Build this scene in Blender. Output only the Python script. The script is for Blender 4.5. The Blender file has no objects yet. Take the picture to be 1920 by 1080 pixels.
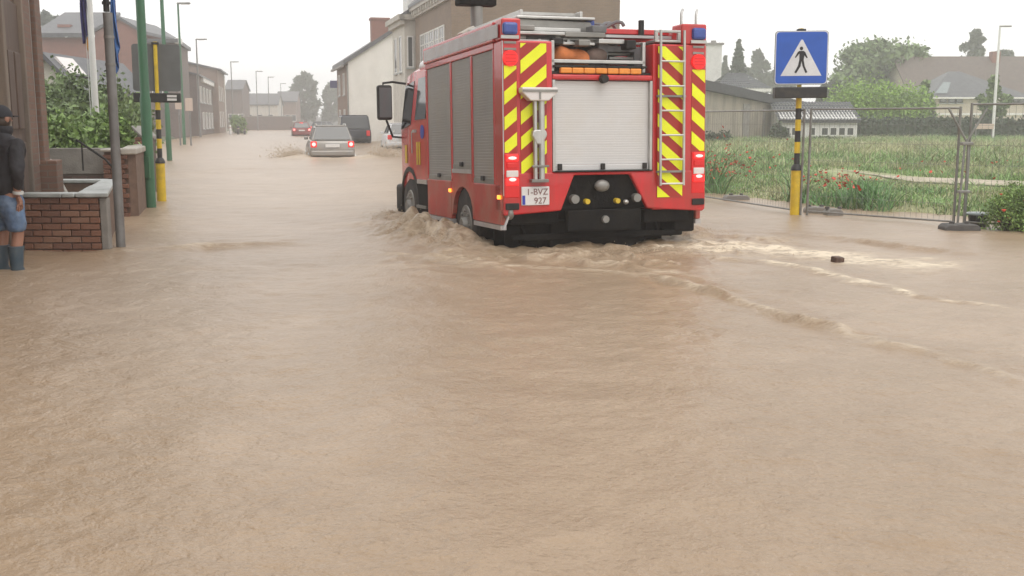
import bpy, bmesh, math, random
import numpy as np
from mathutils import Vector, Matrix

# ------------------------------------------------------------------ camera
SC = bpy.context.scene
FPX, CAM_H = 2000.0, 1.45                       # focal length in photo pixels, lens height over the water
PITCH = math.atan(315 / FPX)
cam_d = bpy.data.cameras.new('camera'); cam = bpy.data.objects.new('camera', cam_d)
SC.collection.objects.link(cam); SC.camera = cam
cam_d.sensor_width = 36.0; cam_d.lens = 36.0 * FPX / 1920.0
cam_d.clip_start = 0.05; cam_d.clip_end = 4000
cam.location = (0, 0, CAM_H); cam.rotation_euler = (math.pi / 2 - PITCH, 0, 0)
SC.render.resolution_x, SC.render.resolution_y = 1024, 576

# ------------------------------------------------------------------ sky and sun
SUN_EL, SUN_AZ = math.radians(58), math.radians(150)
W = bpy.data.worlds.new('World'); SC.world = W; W.use_nodes = True
wn = W.node_tree; wn.nodes.clear()
sky = wn.nodes.new('ShaderNodeTexSky'); sky.sky_type = 'NISHITA'; sky.sun_disc = False
sky.sun_elevation = SUN_EL; sky.sun_rotation = SUN_AZ; sky.dust_density = 4.0
cov = wn.nodes.new('ShaderNodeMix'); cov.data_type = 'RGBA'         # even cloud cover over the blue
cov.inputs[0].default_value = 0.93
cov.inputs[7].default_value = (12.2, 12.1, 11.95, 1)
bg = wn.nodes.new('ShaderNodeBackground'); bg.inputs[1].default_value = 0.10
wo = wn.nodes.new('ShaderNodeOutputWorld')
wn.links.new(sky.outputs[0], cov.inputs[6]); wn.links.new(cov.outputs[2], bg.inputs[0]); wn.links.new(bg.outputs[0], wo.inputs[0])
sun_d = bpy.data.lights.new('sun', 'SUN'); sun_d.energy = 0.7; sun_d.angle = math.radians(35); sun_d.color = (1, 0.96, 0.9)
sun = bpy.data.objects.new('sun', sun_d); SC.collection.objects.link(sun)
sun.rotation_euler = (math.pi / 2 - SUN_EL, 0, math.pi - SUN_AZ)
VS = SC.view_settings
VS.view_transform = 'Standard'; VS.look = 'None'; VS.exposure = 0.22; VS.gamma = 1.0; VS.use_curve_mapping = False
SC.cycles.use_denoising = True
SC.cycles.volume_bounces = 2; SC.cycles.max_bounces = 6; SC.cycles.diffuse_bounces = 2; SC.cycles.volume_step_rate = 3.0
SC.cycles.sample_clamp_indirect = 6.0

# ------------------------------------------------------------------ helpers
R = math.radians
rnd = random.Random(7)
rng = np.random.default_rng(7)
cp_, sp_ = math.cos(PITCH), math.sin(PITCH)
def ray(px, py):
    u, v = (px - 960) / FPX, (540 - py) / FPX
    return (u, cp_ + v * sp_, -sp_ + v * cp_)
def at(px, py, Y):                               # the point seen at a photo pixel, Y metres away
    d = ray(px, py); t = Y / d[1]
    return Vector((d[0] * t, Y, CAM_H + d[2] * t))
def ground(px, py, z=0.0):                       # the point of the water seen at a photo pixel
    d = ray(px, py); t = (z - CAM_H) / d[2]
    return Vector((d[0] * t, d[1] * t, z))

def link(o, parent=None):
    SC.collection.objects.link(o)
    if parent is not None: o.parent = parent
    return o
def tag(o, label=None, cat=None, group=None, kind=None):
    if label: o['label'] = label
    if cat: o['category'] = cat
    if group: o['group'] = group
    if kind: o['kind'] = kind
    return o
def thing(name, loc, rz=0.0, label=None, cat=None, group=None):
    o = bpy.data.objects.new(name, None); link(o)
    o.location = loc; o.rotation_euler = (0, 0, rz); o.empty_display_size = 0.3
    return tag(o, label, cat, group)

class MB:
    def __init__(s): s.v, s.f = [], []
    def add(s, vs, fs):
        n = len(s.v); s.v += [tuple(p) for p in vs]; s.f += [tuple(i + n for i in q) for q in fs]; return s
    def box(s, x0, x1, y0, y1, z0, z1):
        return s.add([(x0, y0, z0), (x1, y0, z0), (x1, y1, z0), (x0, y1, z0), (x0, y0, z1), (x1, y0, z1), (x1, y1, z1), (x0, y1, z1)],
                     [(0, 3, 2, 1), (4, 5, 6, 7), (0, 1, 5, 4), (1, 2, 6, 5), (2, 3, 7, 6), (3, 0, 4, 7)])
    def obox(s, c, size, m):
        a, b, d = (q / 2 for q in size); m = m.to_3x3(); c = Vector(c)
        vs = [c + m @ Vector((x * a, y * b, z * d)) for z in (-1, 1) for x, y in ((-1, -1), (1, -1), (1, 1), (-1, 1))]
        return s.add(vs, [(0, 3, 2, 1), (4, 5, 6, 7), (0, 1, 5, 4), (1, 2, 6, 5), (2, 3, 7, 6), (3, 0, 4, 7)])
    def cyl(s, p0, p1, r0, r1=None, n=14):
        return s.tube([p0, p1], [r0, r0 if r1 is None else r1], n)
    def tube(s, pts, r, n=8):
        pts = [Vector(p) for p in pts]; k = len(pts)
        if not hasattr(r, '__len__'): r = [r] * k
        vs, fs = [], []; ref = None
        for i, p in enumerate(pts):
            t = (pts[min(i + 1, k - 1)] - pts[max(i - 1, 0)]).normalized()
            if ref is None: ref = Vector((0, 0, 1)) if abs(t.z) < .9 else Vector((0, 1, 0))
            a = t.cross(ref); a = a.normalized() if a.length > 1e-4 else t.orthogonal().normalized()
            b = a.cross(t); ref = b
            for j in range(n):
                q = 2 * math.pi * j / n; vs.append(p + (a * math.cos(q) + b * math.sin(q)) * r[i])
        for i in range(k - 1):
            for j in range(n):
                j2 = (j + 1) % n; fs.append((i * n + j, i * n + j2, (i + 1) * n + j2, (i + 1) * n + j))
        fs.append(tuple(range(n))[::-1]); fs.append(tuple((k - 1) * n + j for j in range(n)))
        return s.add(vs, fs)
    def prism(s, poly, axis, a, b):              # polygon in the two other axes, extruded from a to b
        k = len(poly)
        mk = {'x': lambda p, t: (t, p[0], p[1]), 'y': lambda p, t: (p[0], t, p[1]), 'z': lambda p, t: (p[0], p[1], t)}[axis]
        vs = [mk(p, a) for p in poly] + [mk(p, b) for p in poly]
        fs = [tuple(range(k)), tuple(range(2 * k - 1, k - 1, -1))] + [(i, i + k, (i + 1) % k + k, (i + 1) % k) for i in range(k)]
        return s.add(vs, fs)
    def plates(s, polys, a, b):                   # convex polygons in (x, z) sharing edges, one solid from y=a to y=b
        key, vs, fr, cnt = {}, [], [], {}
        for q in polys:
            ids = []
            for p in q:
                k = (round(p[0], 4), round(p[1], 4))
                if k not in key: key[k] = len(vs); vs.append(p)
                ids.append(key[k])
            fr.append(ids)
            for i in range(len(ids)):
                e = (ids[i], ids[(i + 1) % len(ids)]); cnt[tuple(sorted(e))] = cnt.get(tuple(sorted(e)), 0) + 1
        n = len(vs); V = [(x, a, z) for x, z in vs] + [(x, b, z) for x, z in vs]
        fs = [tuple(q) for q in fr] + [tuple(i + n for i in reversed(q)) for q in fr]
        fs += [(e[0], e[1], e[1] + n, e[0] + n) for e, c in cnt.items() if c == 1]
        return s.add(V, fs)
    def loft(s, rings, cap=True):
        n = len(rings[0]); vs = [p for r_ in rings for p in r_]; fs = []
        for i in range(len(rings) - 1):
            for j in range(n):
                j2 = (j + 1) % n; fs.append((i * n + j, i * n + j2, (i + 1) * n + j2, (i + 1) * n + j))
        if cap: fs.append(tuple(range(n))[::-1]); fs.append(tuple((len(rings) - 1) * n + j for j in range(n)))
        return s.add(vs, fs)
    def ball(s, c, r, n=12, m=8, top=False):
        if not hasattr(r, '__len__'): r = (r, r, r)
        rings = []
        for i in range(m + 1):
            a = math.pi * i / m * (0.5 if top else 1.0); sa, ca = max(math.sin(a), 1e-3), math.cos(a)
            rings.append([(c[0] + r[0] * sa * math.cos(2 * math.pi * j / n), c[1] + r[1] * sa * math.sin(2 * math.pi * j / n), c[2] + r[2] * ca) for j in range(n)])
        return s.loft(rings[::-1])
    def build(s, name, mat, parent=None, smooth=False, bevel=0.0, loc=None, rot=None):
        me = bpy.data.meshes.new(name); me.from_pydata(s.v, [], s.f)
        b = bmesh.new(); b.from_mesh(me); bmesh.ops.recalc_face_normals(b, faces=b.faces); b.to_mesh(me); b.free()
        if smooth:
            me.shade_smooth(); me.set_sharp_from_angle(angle=R(42))
        me.materials.append(M(mat))
        o = link(bpy.data.objects.new(name, me), parent)
        if loc is not None: o.location = loc
        if rot is not None: o.rotation_euler = rot
        if bevel:
            m = o.modifiers.new('bevel', 'BEVEL'); m.width = bevel; m.segments = 2; m.limit_method = 'ANGLE'; m.angle_limit = R(35)
        return o

def arrays_object(name, verts, faces, mat, parent=None, smooth=False):   # big meshes from numpy, all faces the same size
    me = bpy.data.meshes.new(name); nv, nf, k = len(verts), len(faces), faces.shape[1]
    me.vertices.add(nv); me.vertices.foreach_set('co', np.asarray(verts, np.float32).ravel())
    me.loops.add(nf * k); me.loops.foreach_set('vertex_index', np.asarray(faces, np.int32).ravel())
    me.polygons.add(nf); me.polygons.foreach_set('loop_start', np.arange(0, nf * k, k, dtype=np.int32))
    me.polygons.foreach_set('loop_total', np.full(nf, k, np.int32))
    if smooth: me.polygons.foreach_set('use_smooth', np.ones(nf, bool))
    me.update(calc_edges=True); me.materials.append(M(mat))
    return link(bpy.data.objects.new(name, me), parent)

def hash2(ix, iy, s):
    h = (ix.astype(np.int64) * 374761393 + iy.astype(np.int64) * 668265263 + s * 1442695041) & 0x7fffffff
    h = ((h ^ (h >> 13)) * 1274126177) & 0x7fffffff
    return ((h ^ (h >> 16)) & 0xffff) / 65535.0
def vnoise(x, y, s=0):                           # smooth value noise, -1..1
    ix, iy = np.floor(x), np.floor(y); fx, fy = x - ix, y - iy
    fx = fx * fx * fx * (fx * (fx * 6 - 15) + 10); fy = fy * fy * fy * (fy * (fy * 6 - 15) + 10)
    a, b, c, d = hash2(ix, iy, s), hash2(ix + 1, iy, s), hash2(ix, iy + 1, s), hash2(ix + 1, iy + 1, s)
    return 2 * (a * (1 - fx) * (1 - fy) + b * fx * (1 - fy) + c * (1 - fx) * fy + d * fx * fy) - 1
def sstep(a, b, x):
    t = np.clip((x - a) / (b - a), 0, 1); return t * t * (3 - 2 * t)
def line_dist(x, y, pts, side=False):            # distance to a polyline (signed: + on the right of its direction) and the run along it 0..1
    best = np.full(x.shape, 1e9); run = np.zeros(x.shape); sg = np.ones(x.shape)
    L = [0]
    for a, b in zip(pts, pts[1:]): L.append(L[-1] + math.hypot(b[0] - a[0], b[1] - a[1]))
    for i, (a, b) in enumerate(zip(pts, pts[1:])):
        dx, dy = b[0] - a[0], b[1] - a[1]; l2 = dx * dx + dy * dy
        t = np.clip(((x - a[0]) * dx + (y - a[1]) * dy) / l2, 0, 1)
        ex, ey = x - a[0] - t * dx, y - a[1] - t * dy; d = np.hypot(ex, ey)
        m = d < best; best = np.where(m, d, best); run = np.where(m, (L[i] + t * (L[i + 1] - L[i])) / L[-1], run)
        sg = np.where(m, np.sign(ex * dy - ey * dx), sg)
    return (best, run, sg) if side else (best, run)

# ------------------------------------------------------------------ materials
MATS = {}
def M(k):
    return MATS[k] if isinstance(k, str) else k
def mat(key, col, rough=0.6, metal=0.0, var=0.12, vscale=4.0, bump=0.0, bscale=40.0, dirt=None, dirt_amt=0.0, dscale=1.5, emit=None, es=0.0, coat=0.0, island=0.0, spec=0.5, stretch=None):
    m = bpy.data.materials.new(key); m.use_nodes = True; nt = m.node_tree; N, Lk = nt.nodes, nt.links
    b = N['Principled BSDF']; b.inputs['Roughness'].default_value = rough; b.inputs['Metallic'].default_value = metal
    b.inputs['Coat Weight'].default_value = coat; b.inputs['Specular IOR Level'].default_value = spec
    c4 = (*col, 1); tc = N.new('ShaderNodeTexCoord'); vec = tc.outputs['Object']
    if stretch:
        mp = N.new('ShaderNodeMapping'); mp.inputs['Scale'].default_value = stretch; Lk.new(vec, mp.inputs[0]); vec = mp.outputs[0]
    out = None
    if var:
        n = N.new('ShaderNodeTexNoise'); n.inputs['Scale'].default_value = vscale; n.inputs['Detail'].default_value = 5; Lk.new(vec, n.inputs[0])
        mr = N.new('ShaderNodeMapRange'); mr.inputs[1].default_value = .3; mr.inputs[2].default_value = .7
        mr.inputs[3].default_value = 1 - var; mr.inputs[4].default_value = 1 + var; Lk.new(n.outputs[0], mr.inputs[0])
        mx = N.new('ShaderNodeMix'); mx.data_type = 'RGBA'; mx.blend_type = 'MULTIPLY'; mx.inputs[0].default_value = 1
        mx.inputs[6].default_value = c4; Lk.new(mr.outputs[0], mx.inputs[7]); out = mx.outputs[2]
    if island:
        g = N.new('ShaderNodeNewGeometry'); mr = N.new('ShaderNodeMapRange'); mr.inputs[3].default_value = 1 - island; mr.inputs[4].default_value = 1 + island
        Lk.new(g.outputs['Random Per Island'], mr.inputs[0])
        mx = N.new('ShaderNodeMix'); mx.data_type = 'RGBA'; mx.blend_type = 'MULTIPLY'; mx.inputs[0].default_value = 1
        if out: Lk.new(out, mx.inputs[6])
        else: mx.inputs[6].default_value = c4
        Lk.new(mr.outputs[0], mx.inputs[7]); out = mx.outputs[2]
    if dirt:
        n = N.new('ShaderNodeTexNoise'); n.inputs['Scale'].default_value = dscale; n.inputs['Detail'].default_value = 7; n.inputs['Roughness'].default_value = .65; Lk.new(vec, n.inputs[0])
        mr = N.new('ShaderNodeMapRange'); mr.inputs[1].default_value = .45; mr.inputs[2].default_value = .68; mr.inputs[4].default_value = dirt_amt; Lk.new(n.outputs[0], mr.inputs[0])
        mx = N.new('ShaderNodeMix'); mx.data_type = 'RGBA'
        if out: Lk.new(out, mx.inputs[6])
        else: mx.inputs[6].default_value = c4
        mx.inputs[7].default_value = (*dirt, 1); Lk.new(mr.outputs[0], mx.inputs[0]); out = mx.outputs[2]
    if out: Lk.new(out, b.inputs['Base Color'])
    else: b.inputs['Base Color'].default_value = c4
    if bump:
        n = N.new('ShaderNodeTexNoise'); n.inputs['Scale'].default_value = bscale; n.inputs['Detail'].default_value = 4; Lk.new(tc.outputs['Object'], n.inputs[0])
        bp = N.new('ShaderNodeBump'); bp.inputs['Strength'].default_value = bump; bp.inputs['Distance'].default_value = .02
        Lk.new(n.outputs[0], bp.inputs['Height']); Lk.new(bp.outputs[0], b.inputs['Normal'])
    if emit:
        b.inputs['Emission Color'].default_value = (*emit, 1); b.inputs['Emission Strength'].default_value = es
    MATS[key] = m; return m
def brick_mat(key, c1, c2, mortar, vert='XZ', dirt=(.05, .045, .04), dirt_amt=.4):
    m = mat(key, c1, .8, var=0, bump=0); nt = m.node_tree; N, Lk = nt.nodes, nt.links; b = N['Principled BSDF']
    tc = N.new('ShaderNodeTexCoord'); sx = N.new('ShaderNodeSeparateXYZ'); cx = N.new('ShaderNodeCombineXYZ'); ad = N.new('ShaderNodeMath')
    Lk.new(tc.outputs['Object'], sx.inputs[0]); Lk.new(sx.outputs[0], ad.inputs[0]); Lk.new(sx.outputs[1], ad.inputs[1])
    Lk.new(ad.outputs[0], cx.inputs[0]); Lk.new(sx.outputs[2], cx.inputs[1])
    t = N.new('ShaderNodeTexBrick'); t.inputs['Scale'].default_value = 1; t.inputs['Brick Width'].default_value = .22; t.inputs['Row Height'].default_value = .075
    t.inputs['Mortar Size'].default_value = .008; t.inputs['Color1'].default_value = (*c1, 1); t.inputs['Color2'].default_value = (*c2, 1); t.inputs['Mortar'].default_value = (*mortar, 1)
    Lk.new(cx.outputs[0], t.inputs[0])
    n = N.new('ShaderNodeTexNoise'); n.inputs['Scale'].default_value = .9; n.inputs['Detail'].default_value = 8; n.inputs['Roughness'].default_value = .7; Lk.new(tc.outputs['Object'], n.inputs[0])
    mr = N.new('ShaderNodeMapRange'); mr.inputs[1].default_value = .42; mr.inputs[2].default_value = .7; mr.inputs[4].default_value = dirt_amt; Lk.new(n.outputs[0], mr.inputs[0])
    mx = N.new('ShaderNodeMix'); mx.data_type = 'RGBA'; Lk.new(t.outputs[0], mx.inputs[6]); mx.inputs[7].default_value = (*dirt, 1); Lk.new(mr.outputs[0], mx.inputs[0])
    Lk.new(mx.outputs[2], b.inputs['Base Color'])
    bp = N.new('ShaderNodeBump'); bp.inputs['Strength'].default_value = .5; bp.inputs['Distance'].default_value = .01; bp.invert = True
    Lk.new(t.outputs['Fac'], bp.inputs['Height']); Lk.new(bp.outputs[0], b.inputs['Normal']); b.inputs['Roughness'].default_value = .7
    return m

mat('truck_red', (.60, .018, .022), .25, var=.08, vscale=2, dirt=(.27, .06, .045), dirt_amt=.45, dscale=1.4, coat=.4, stretch=(2.2, 2.2, .5))
mat('skirt_red', (.48, .035, .028), .38, var=.1, vscale=3, dirt=(.36, .22, .15), dirt_amt=.7, dscale=2.2)
mat('stripe_red', (.40, .025, .018), .35, var=.06, vscale=6)
mat('stripe_yellow', (.88, .92, .015), .35, var=.05, vscale=6)
mat('shutter_grey', (.28, .268, .255), .45, .0, var=.12, vscale=1.2, dirt=(.30, .26, .21), dirt_amt=.5, dscale=1.5)
mat('shutter_white', (.64, .63, .625), .35, var=.05, vscale=1.5, dirt=(.5, .45, .38), dirt_amt=.3)
mat('aluminium', (.55, .54, .52), .35, .75, var=.15, vscale=5, dirt=(.25, .23, .2), dirt_amt=.4)
mat('dull_metal', (.30, .29, .27), .5, .5, var=.2, vscale=6, dirt=(.12, .11, .1), dirt_amt=.5)
mat('trim_silver', (.50, .49, .50), .35, .2, var=.1, dirt=(.4, .33, .27), dirt_amt=.4)
mat('band_silver', (.52, .50, .51), .4, .1, var=.12, vscale=2, dirt=(.42, .33, .29), dirt_amt=.5, dscale=2.5)
mat('black_plastic', (.017, .017, .018), .6, spec=.3, var=.2, vscale=5, dirt=(.11, .085, .065), dirt_amt=.35, dscale=3)
mat('under_black', (.009, .0085, .0085), .85, spec=.15, var=.3, vscale=4, dirt=(.03, .025, .02), dirt_amt=.5, dscale=3, bump=.3)
mat('rubber', (.02, .02, .02), .75, var=.2, vscale=8, dirt=(.12, .09, .07), dirt_amt=.5, dscale=5)
mat('red_lit', (.7, .01, .01), .3, var=0, emit=(1, .012, .012), es=.5)
mat('red_lit_hot', (.6, .015, .015), .3, var=0, emit=(1, .02, .02), es=1.1)
mat('red_core', (.8, .3, .3), .3, var=0, emit=(1, .42, .38), es=1.7)
mat('red_lens', (.45, .01, .01), .2, var=0, emit=(1, .02, .02), es=.25)
mat('amber_lit', (.8, .2, .02), .3, var=0, emit=(1, .3, .03), es=2.2)
mat('amber_lens', (.85, .30, .04), .25, var=.1, vscale=20)
mat('clear_lens', (.75, .7, .68), .15, var=.05)
mat('blue_lens', (.05, .09, .34), .12, var=.15, vscale=30)
mat('blue_plate', (.03, .05, .4), .4, var=0)
mat('plate_white', (.72, .70, .69), .35, var=.04)
mat('plate_red', (.22, .10, .09), .5, var=0)
mat('glass_dark', (.03, .034, .036), .06, var=0, spec=.9)
mat('glass_grey', (.12, .13, .135), .08, var=.1, vscale=1, spec=.9)
mat('orange_cloth', (.60, .19, .06), .8, var=.25, vscale=8)
mat('brown_cloth', (.16, .11, .09), .8, var=.25, vscale=8)
mat('grey_cloth', (.17, .17, .175), .7, var=.25, vscale=8)
mat('silver_paint', (.33, .315, .295), .25, .35, var=.06, dirt=(.33, .26, .19), dirt_amt=.4, dscale=2)
mat('red_paint', (.25, .05, .05), .3, var=.06)
mat('grey_paint', (.18, .19, .2), .3, .3, var=.06)
mat('dark_paint', (.045, .05, .065), .25, .2, var=.06)
mat('white_paint', (.75, .75, .75), .3, var=.05)
mat('sign_blue', (.02, .105, .50), .35, var=.08, vscale=5)
mat('sign_white', (.72, .73, .75), .4, var=.08, vscale=7, dirt=(.5, .5, .5), dirt_amt=.3)
mat('ink_black', (.012, .012, .014), .5, var=0)
mat('pole_yellow', (.72, .50, .025), .45, var=.12, vscale=6, dirt=(.3, .2, .06), dirt_amt=.4, dscale=4)
mat('pole_black', (.025, .025, .027), .5, var=.1, dirt=(.12, .1, .06), dirt_amt=.3, dscale=9)
mat('pole_green', (.045, .15, .075), .5, var=.15, vscale=3, dirt=(.05, .09, .06), dirt_amt=.5, dscale=2, stretch=(3, 3, .5))
mat('pole_grey', (.22, .215, .21), .55, .2, var=.15, vscale=4, dirt=(.12, .11, .1), dirt_amt=.5, dscale=3)
mat('pole_white', (.72, .72, .70), .45, var=.06)
mat('galvanised', (.25, .25, .235), .45, .5, var=.2, vscale=12, dirt=(.18, .16, .13), dirt_amt=.4, dscale=8)
mat('sign_back', (.15, .155, .155), .5, .2, var=.12)
mat('flag_blue', (.035, .03, .13), .8, var=.2, vscale=6)
mat('flag_orange', (.65, .30, .06), .8, var=.2)
mat('flag_light_blue', (.06, .16, .42), .8, var=.3, vscale=9)
mat('stone', (.42, .44, .43), .4, var=.15, vscale=5, dirt=(.20, .20, .18), dirt_amt=.55, dscale=4, bump=.2)
mat('stone_pale', (.46, .43, .38), .6, var=.15, vscale=3, dirt=(.2, .18, .15), dirt_amt=.5, dscale=2, bump=.2)
mat('mortar', (.17, .11, .08), .85, var=.2, vscale=9, bump=.3)
mat('brick_a', (.25, .115, .07), .75, var=.25, vscale=9, dirt=(.13, .07, .05), dirt_amt=.6, dscale=7, bump=.4, bscale=60)
mat('brick_b', (.20, .092, .06), .75, var=.25, vscale=9, dirt=(.09, .06, .045), dirt_amt=.6, dscale=7, bump=.4, bscale=60)
mat('brick_c', (.27, .14, .09), .75, var=.25, vscale=9, dirt=(.16, .1, .07), dirt_amt=.6, dscale=7, bump=.4, bscale=60)
brick_mat('town_brick', (.20, .105, .068), (.155, .08, .055), (.16, .12, .095))
brick_mat('house_brick', (.30, .115, .085), (.25, .10, .075), (.25, .17, .14), dirt_amt=.2)
brick_mat('dark_brick', (.17, .115, .1), (.13, .09, .08), (.17, .145, .13), dirt_amt=.35)
brick_mat('tan_brick', (.245, .165, .11), (.205, .14, .095), (.22, .175, .145), dirt_amt=.25)
brick_mat('facade_brick', (.26, .16, .12), (.22, .14, .11), (.28, .24, .2), dirt_amt=.25)
mat('cream_render', (.78, .75, .70), .85, var=.05, vscale=1, dirt=(.6, .56, .5), dirt_amt=.35, dscale=.7, bump=.1)
mat('pale_render', (.55, .52, .46), .8, var=.06, dirt=(.35, .33, .3), dirt_amt=.5, dscale=1.2)
mat('beige_wall', (.34, .30, .245), .85, var=.1, vscale=1, dirt=(.15, .14, .11), dirt_amt=.65, dscale=1.1, stretch=(1.6, 1.6, .35))
mat('white_wall', (.66, .65, .62), .8, var=.06, dirt=(.45, .43, .4), dirt_amt=.4, dscale=1.5)
mat('house_cream', (.56, .50, .41), .8, var=.05, dirt=(.42, .38, .3), dirt_amt=.3)
mat('slate', (.085, .085, .095), .45, var=.2, vscale=3, dirt=(.13, .13, .12), dirt_amt=.4, bump=.4, bscale=9)
mat('roof_brown', (.13, .095, .08), .6, var=.2, vscale=3, dirt=(.09, .08, .07), dirt_amt=.5, bump=.5, bscale=7)
mat('roof_grey_tile', (.10, .105, .115), .75, var=.25, vscale=5, dirt=(.17, .17, .17), dirt_amt=.4, dscale=6)
mat('dark_fascia', (.04, .04, .045), .6, var=.2)
mat('window_white', (.72, .71, .68), .5, var=.04)
mat('wood_dark', (.09, .055, .04), .6, var=.25, vscale=3, stretch=(5, 5, .6))
mat('concrete', (.26, .245, .225), .8, var=.2, vscale=6, dirt=(.14, .12, .1), dirt_amt=.5, bump=.4)
mat('concrete_dark', (.09, .085, .08), .8, var=.25, vscale=8, bump=.4)
mat('tub_black', (.03, .032, .034), .45, var=.15)
mat('tub_lid', (.20, .235, .235), .3, var=.15, vscale=8)
mat('bark', (.09, .07, .055), .9, var=.3, vscale=6, bump=.6, bscale=18)
mat('leaf_mid', (.15, .215, .08), .6, var=.35, vscale=.7, island=.45)
mat('leaf_dark', (.04, .065, .03), .6, var=.3, vscale=.6, island=.45)
mat('leaf_bright', (.23, .37, .06), .6, var=.25, vscale=.9, island=.4)
mat('leaf_grey', (.06, .08, .045), .6, var=.3, vscale=.6, island=.4)
mat('leaf_garden', (.20, .31, .085), .55, var=.4, vscale=1.5, island=.5)
mat('grass_green', (.20, .31, .115), .65, var=.4, vscale=.8, island=.45)
mat('grass_straw', (.37, .37, .21), .75, var=.35, vscale=.6, island=.45)
mat('grass_weed', (.13, .26, .095), .6, var=.4, vscale=1.1, island=.5)
mat('poppy', (.62, .07, .04), .6, var=.2, vscale=9, island=.35)
mat('soil_field', (.33, .33, .18), .9, var=.25, vscale=.5, dirt=(.24, .30, .12), dirt_amt=.8, dscale=.35, bump=.5, bscale=12)
mat('soil_garden', (.09, .10, .05), .9, var=.3, vscale=2, bump=.4)
mat('sand_path', (.46, .40, .31), .9, var=.15, vscale=2, dirt=(.3, .27, .18), dirt_amt=.5, bump=.3)
mat('asphalt', (.055, .053, .05), .85, var=.2, vscale=5, bump=.3)
mat('skin', (.36, .18, .12), .55, var=.06, vscale=12)
mat('jacket', (.022, .021, .026), .75, var=.25, vscale=9, bump=.5, bscale=14)
mat('denim', (.10, .16, .27), .85, var=.3, vscale=12, dirt=(.24, .30, .38), dirt_amt=.5, dscale=7, bump=.3)
mat('boot', (.05, .085, .115), .35, var=.2, vscale=6, dirt=(.12, .11, .1), dirt_amt=.4, dscale=6)
mat('cap', (.018, .019, .026), .8, var=.15)
mat('hair', (.06, .04, .03), .7, var=.2)
mat('white_cloth', (.6, .6, .58), .8, var=.1)
mat('debris', (.10, .06, .045), .8, var=.3, vscale=20, bump=.6)
mat('poster', (.55, .43, .36), .7, var=.06)
mat('signboard_blue', (.05, .05, .13), .5, var=.1)
mat('mud_spray', (.62, .50, .37), .35, var=.2, vscale=6)
mat('town_stone', (.20, .155, .12), .7, var=.2, vscale=3, dirt=(.09, .08, .07), dirt_amt=.6, dscale=1.6, stretch=(2, 2, .4), bump=.3)

HAZE = 0.0025
# ------------------------------------------------------------------ ground, field, garden
def grid_object(name, xs, ys, zf, material):
    X, Y = np.meshgrid(xs, ys); Z = zf(X, Y); n, m = X.shape
    idx = np.arange(n * m).reshape(n, m)
    f = np.stack([idx[:-1, :-1], idx[:-1, 1:], idx[1:, 1:], idx[1:, :-1]], -1).reshape(-1, 4)
    o = arrays_object(name, np.stack([X, Y, Z], -1).reshape(-1, 3), f, material, smooth=True)
    o['kind'] = 'structure'; return o
def ground_z(X, Y):
    return -0.45 + np.clip(Y - 150, 0, 250) * .012
grid_object('ground', np.array([-1500, -400, -150, -60, -20, 0, 20, 60, 150, 400, 1500.]),
            np.array([-600, -100, 0, 50, 100, 150, 170, 200, 260, 330, 400, 800, 2500.]), ground_z, 'asphalt')

EDGE = [(16., -20.), (9.2, 4.), (8.2, 10.), tuple(ground(1930, 440)[:2]), tuple(ground(1760, 410)[:2]), tuple(ground(1560, 392)[:2]),
        tuple(ground(1330, 366)[:2]), (1.2, 28.), (-3.0, 44.), (-5, 62), (-16, 110), (-24, 150)]
def field_sd(X, Y):
    d, _, s = line_dist(X, Y, EDGE, True); return d * s
def field_z(X, Y):
    sd = field_sd(X, Y) + .35 * vnoise(X * .9, Y * .9, 3)
    return -.42 + .50 * sstep(-.9, .9, sd) + .05 * sstep(1, 8, sd) + .03 * vnoise(X * .7, Y * .7, 4) * sstep(.5, 2, sd)
grid_object('field', np.concatenate([np.arange(-26, 2, 2.), np.arange(2, 16, .25), np.arange(16, 40, 1.), np.arange(40, 190, 8.)]),
            np.concatenate([np.arange(-20, 10, 2.), np.arange(10, 32, .25), np.arange(32, 70, 1.5), np.arange(70, 171, 5.)]), field_z, 'soil_field')

PATH = [tuple(ground(1560, 322, .1)[:2]), tuple(ground(1680, 338, .1)[:2]), tuple(ground(1800, 345, .1)[:2]), tuple(ground(1960, 353, .1)[:2]), (22, 18.5), (40, 17)]
def path_strip():
    vs, fs = [], []
    pts = []
    for a, b in zip(PATH, PATH[1:]):
        for t in np.linspace(0, 1, 12, endpoint=False): pts.append((a[0] + (b[0] - a[0]) * t, a[1] + (b[1] - a[1]) * t))
    for i, (x, y) in enumerate(pts):
        w = (.35 + min(i, 12) * .065) * (1 + .25 * float(vnoise(np.array([i * .7]), np.array([.3]), 9)[0]))
        for s in (-1, 1):
            z = float(field_z(np.array([x]), np.array([y + s * w]))[0]) + .03
            vs.append((x, y + s * w, z))
    for i in range(len(pts) - 1): fs.append((2 * i, 2 * i + 2, 2 * i + 3, 2 * i + 1))
    m = MB(); m.add(vs, fs); o = m.build('path', 'sand_path', smooth=True); o['kind'] = 'structure'
path_strip()

KERB_L = [(-2.6, -6), (-4.0, 6.0), (-5.0, 12.3), (-6.7, 19.5), (-13.2, 39.), (-20.6, 63.), (-25.5, 84.), (-33, 120.), (-40, 160.), (-42, 200)]
def garden_z(X, Y):
    d, _, s = line_dist(X, Y, KERB_L, True); sd = -d * s
    return -.44 + .60 * sstep(.2, .9, sd) + .12 * sstep(1.5, 5, sd) + .03 * vnoise(X, Y, 5) * sstep(1, 3, sd)
grid_object('garden', np.concatenate([np.arange(-120, -40, 8.), np.arange(-40, -16, 1.), np.arange(-16, -1.5, .3)]),
            np.concatenate([np.arange(-6, 10, 2.), np.arange(10, 30, .4), np.arange(30, 90, 1.5), np.arange(90, 201, 6.)]), garden_z, 'soil_garden')

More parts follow.
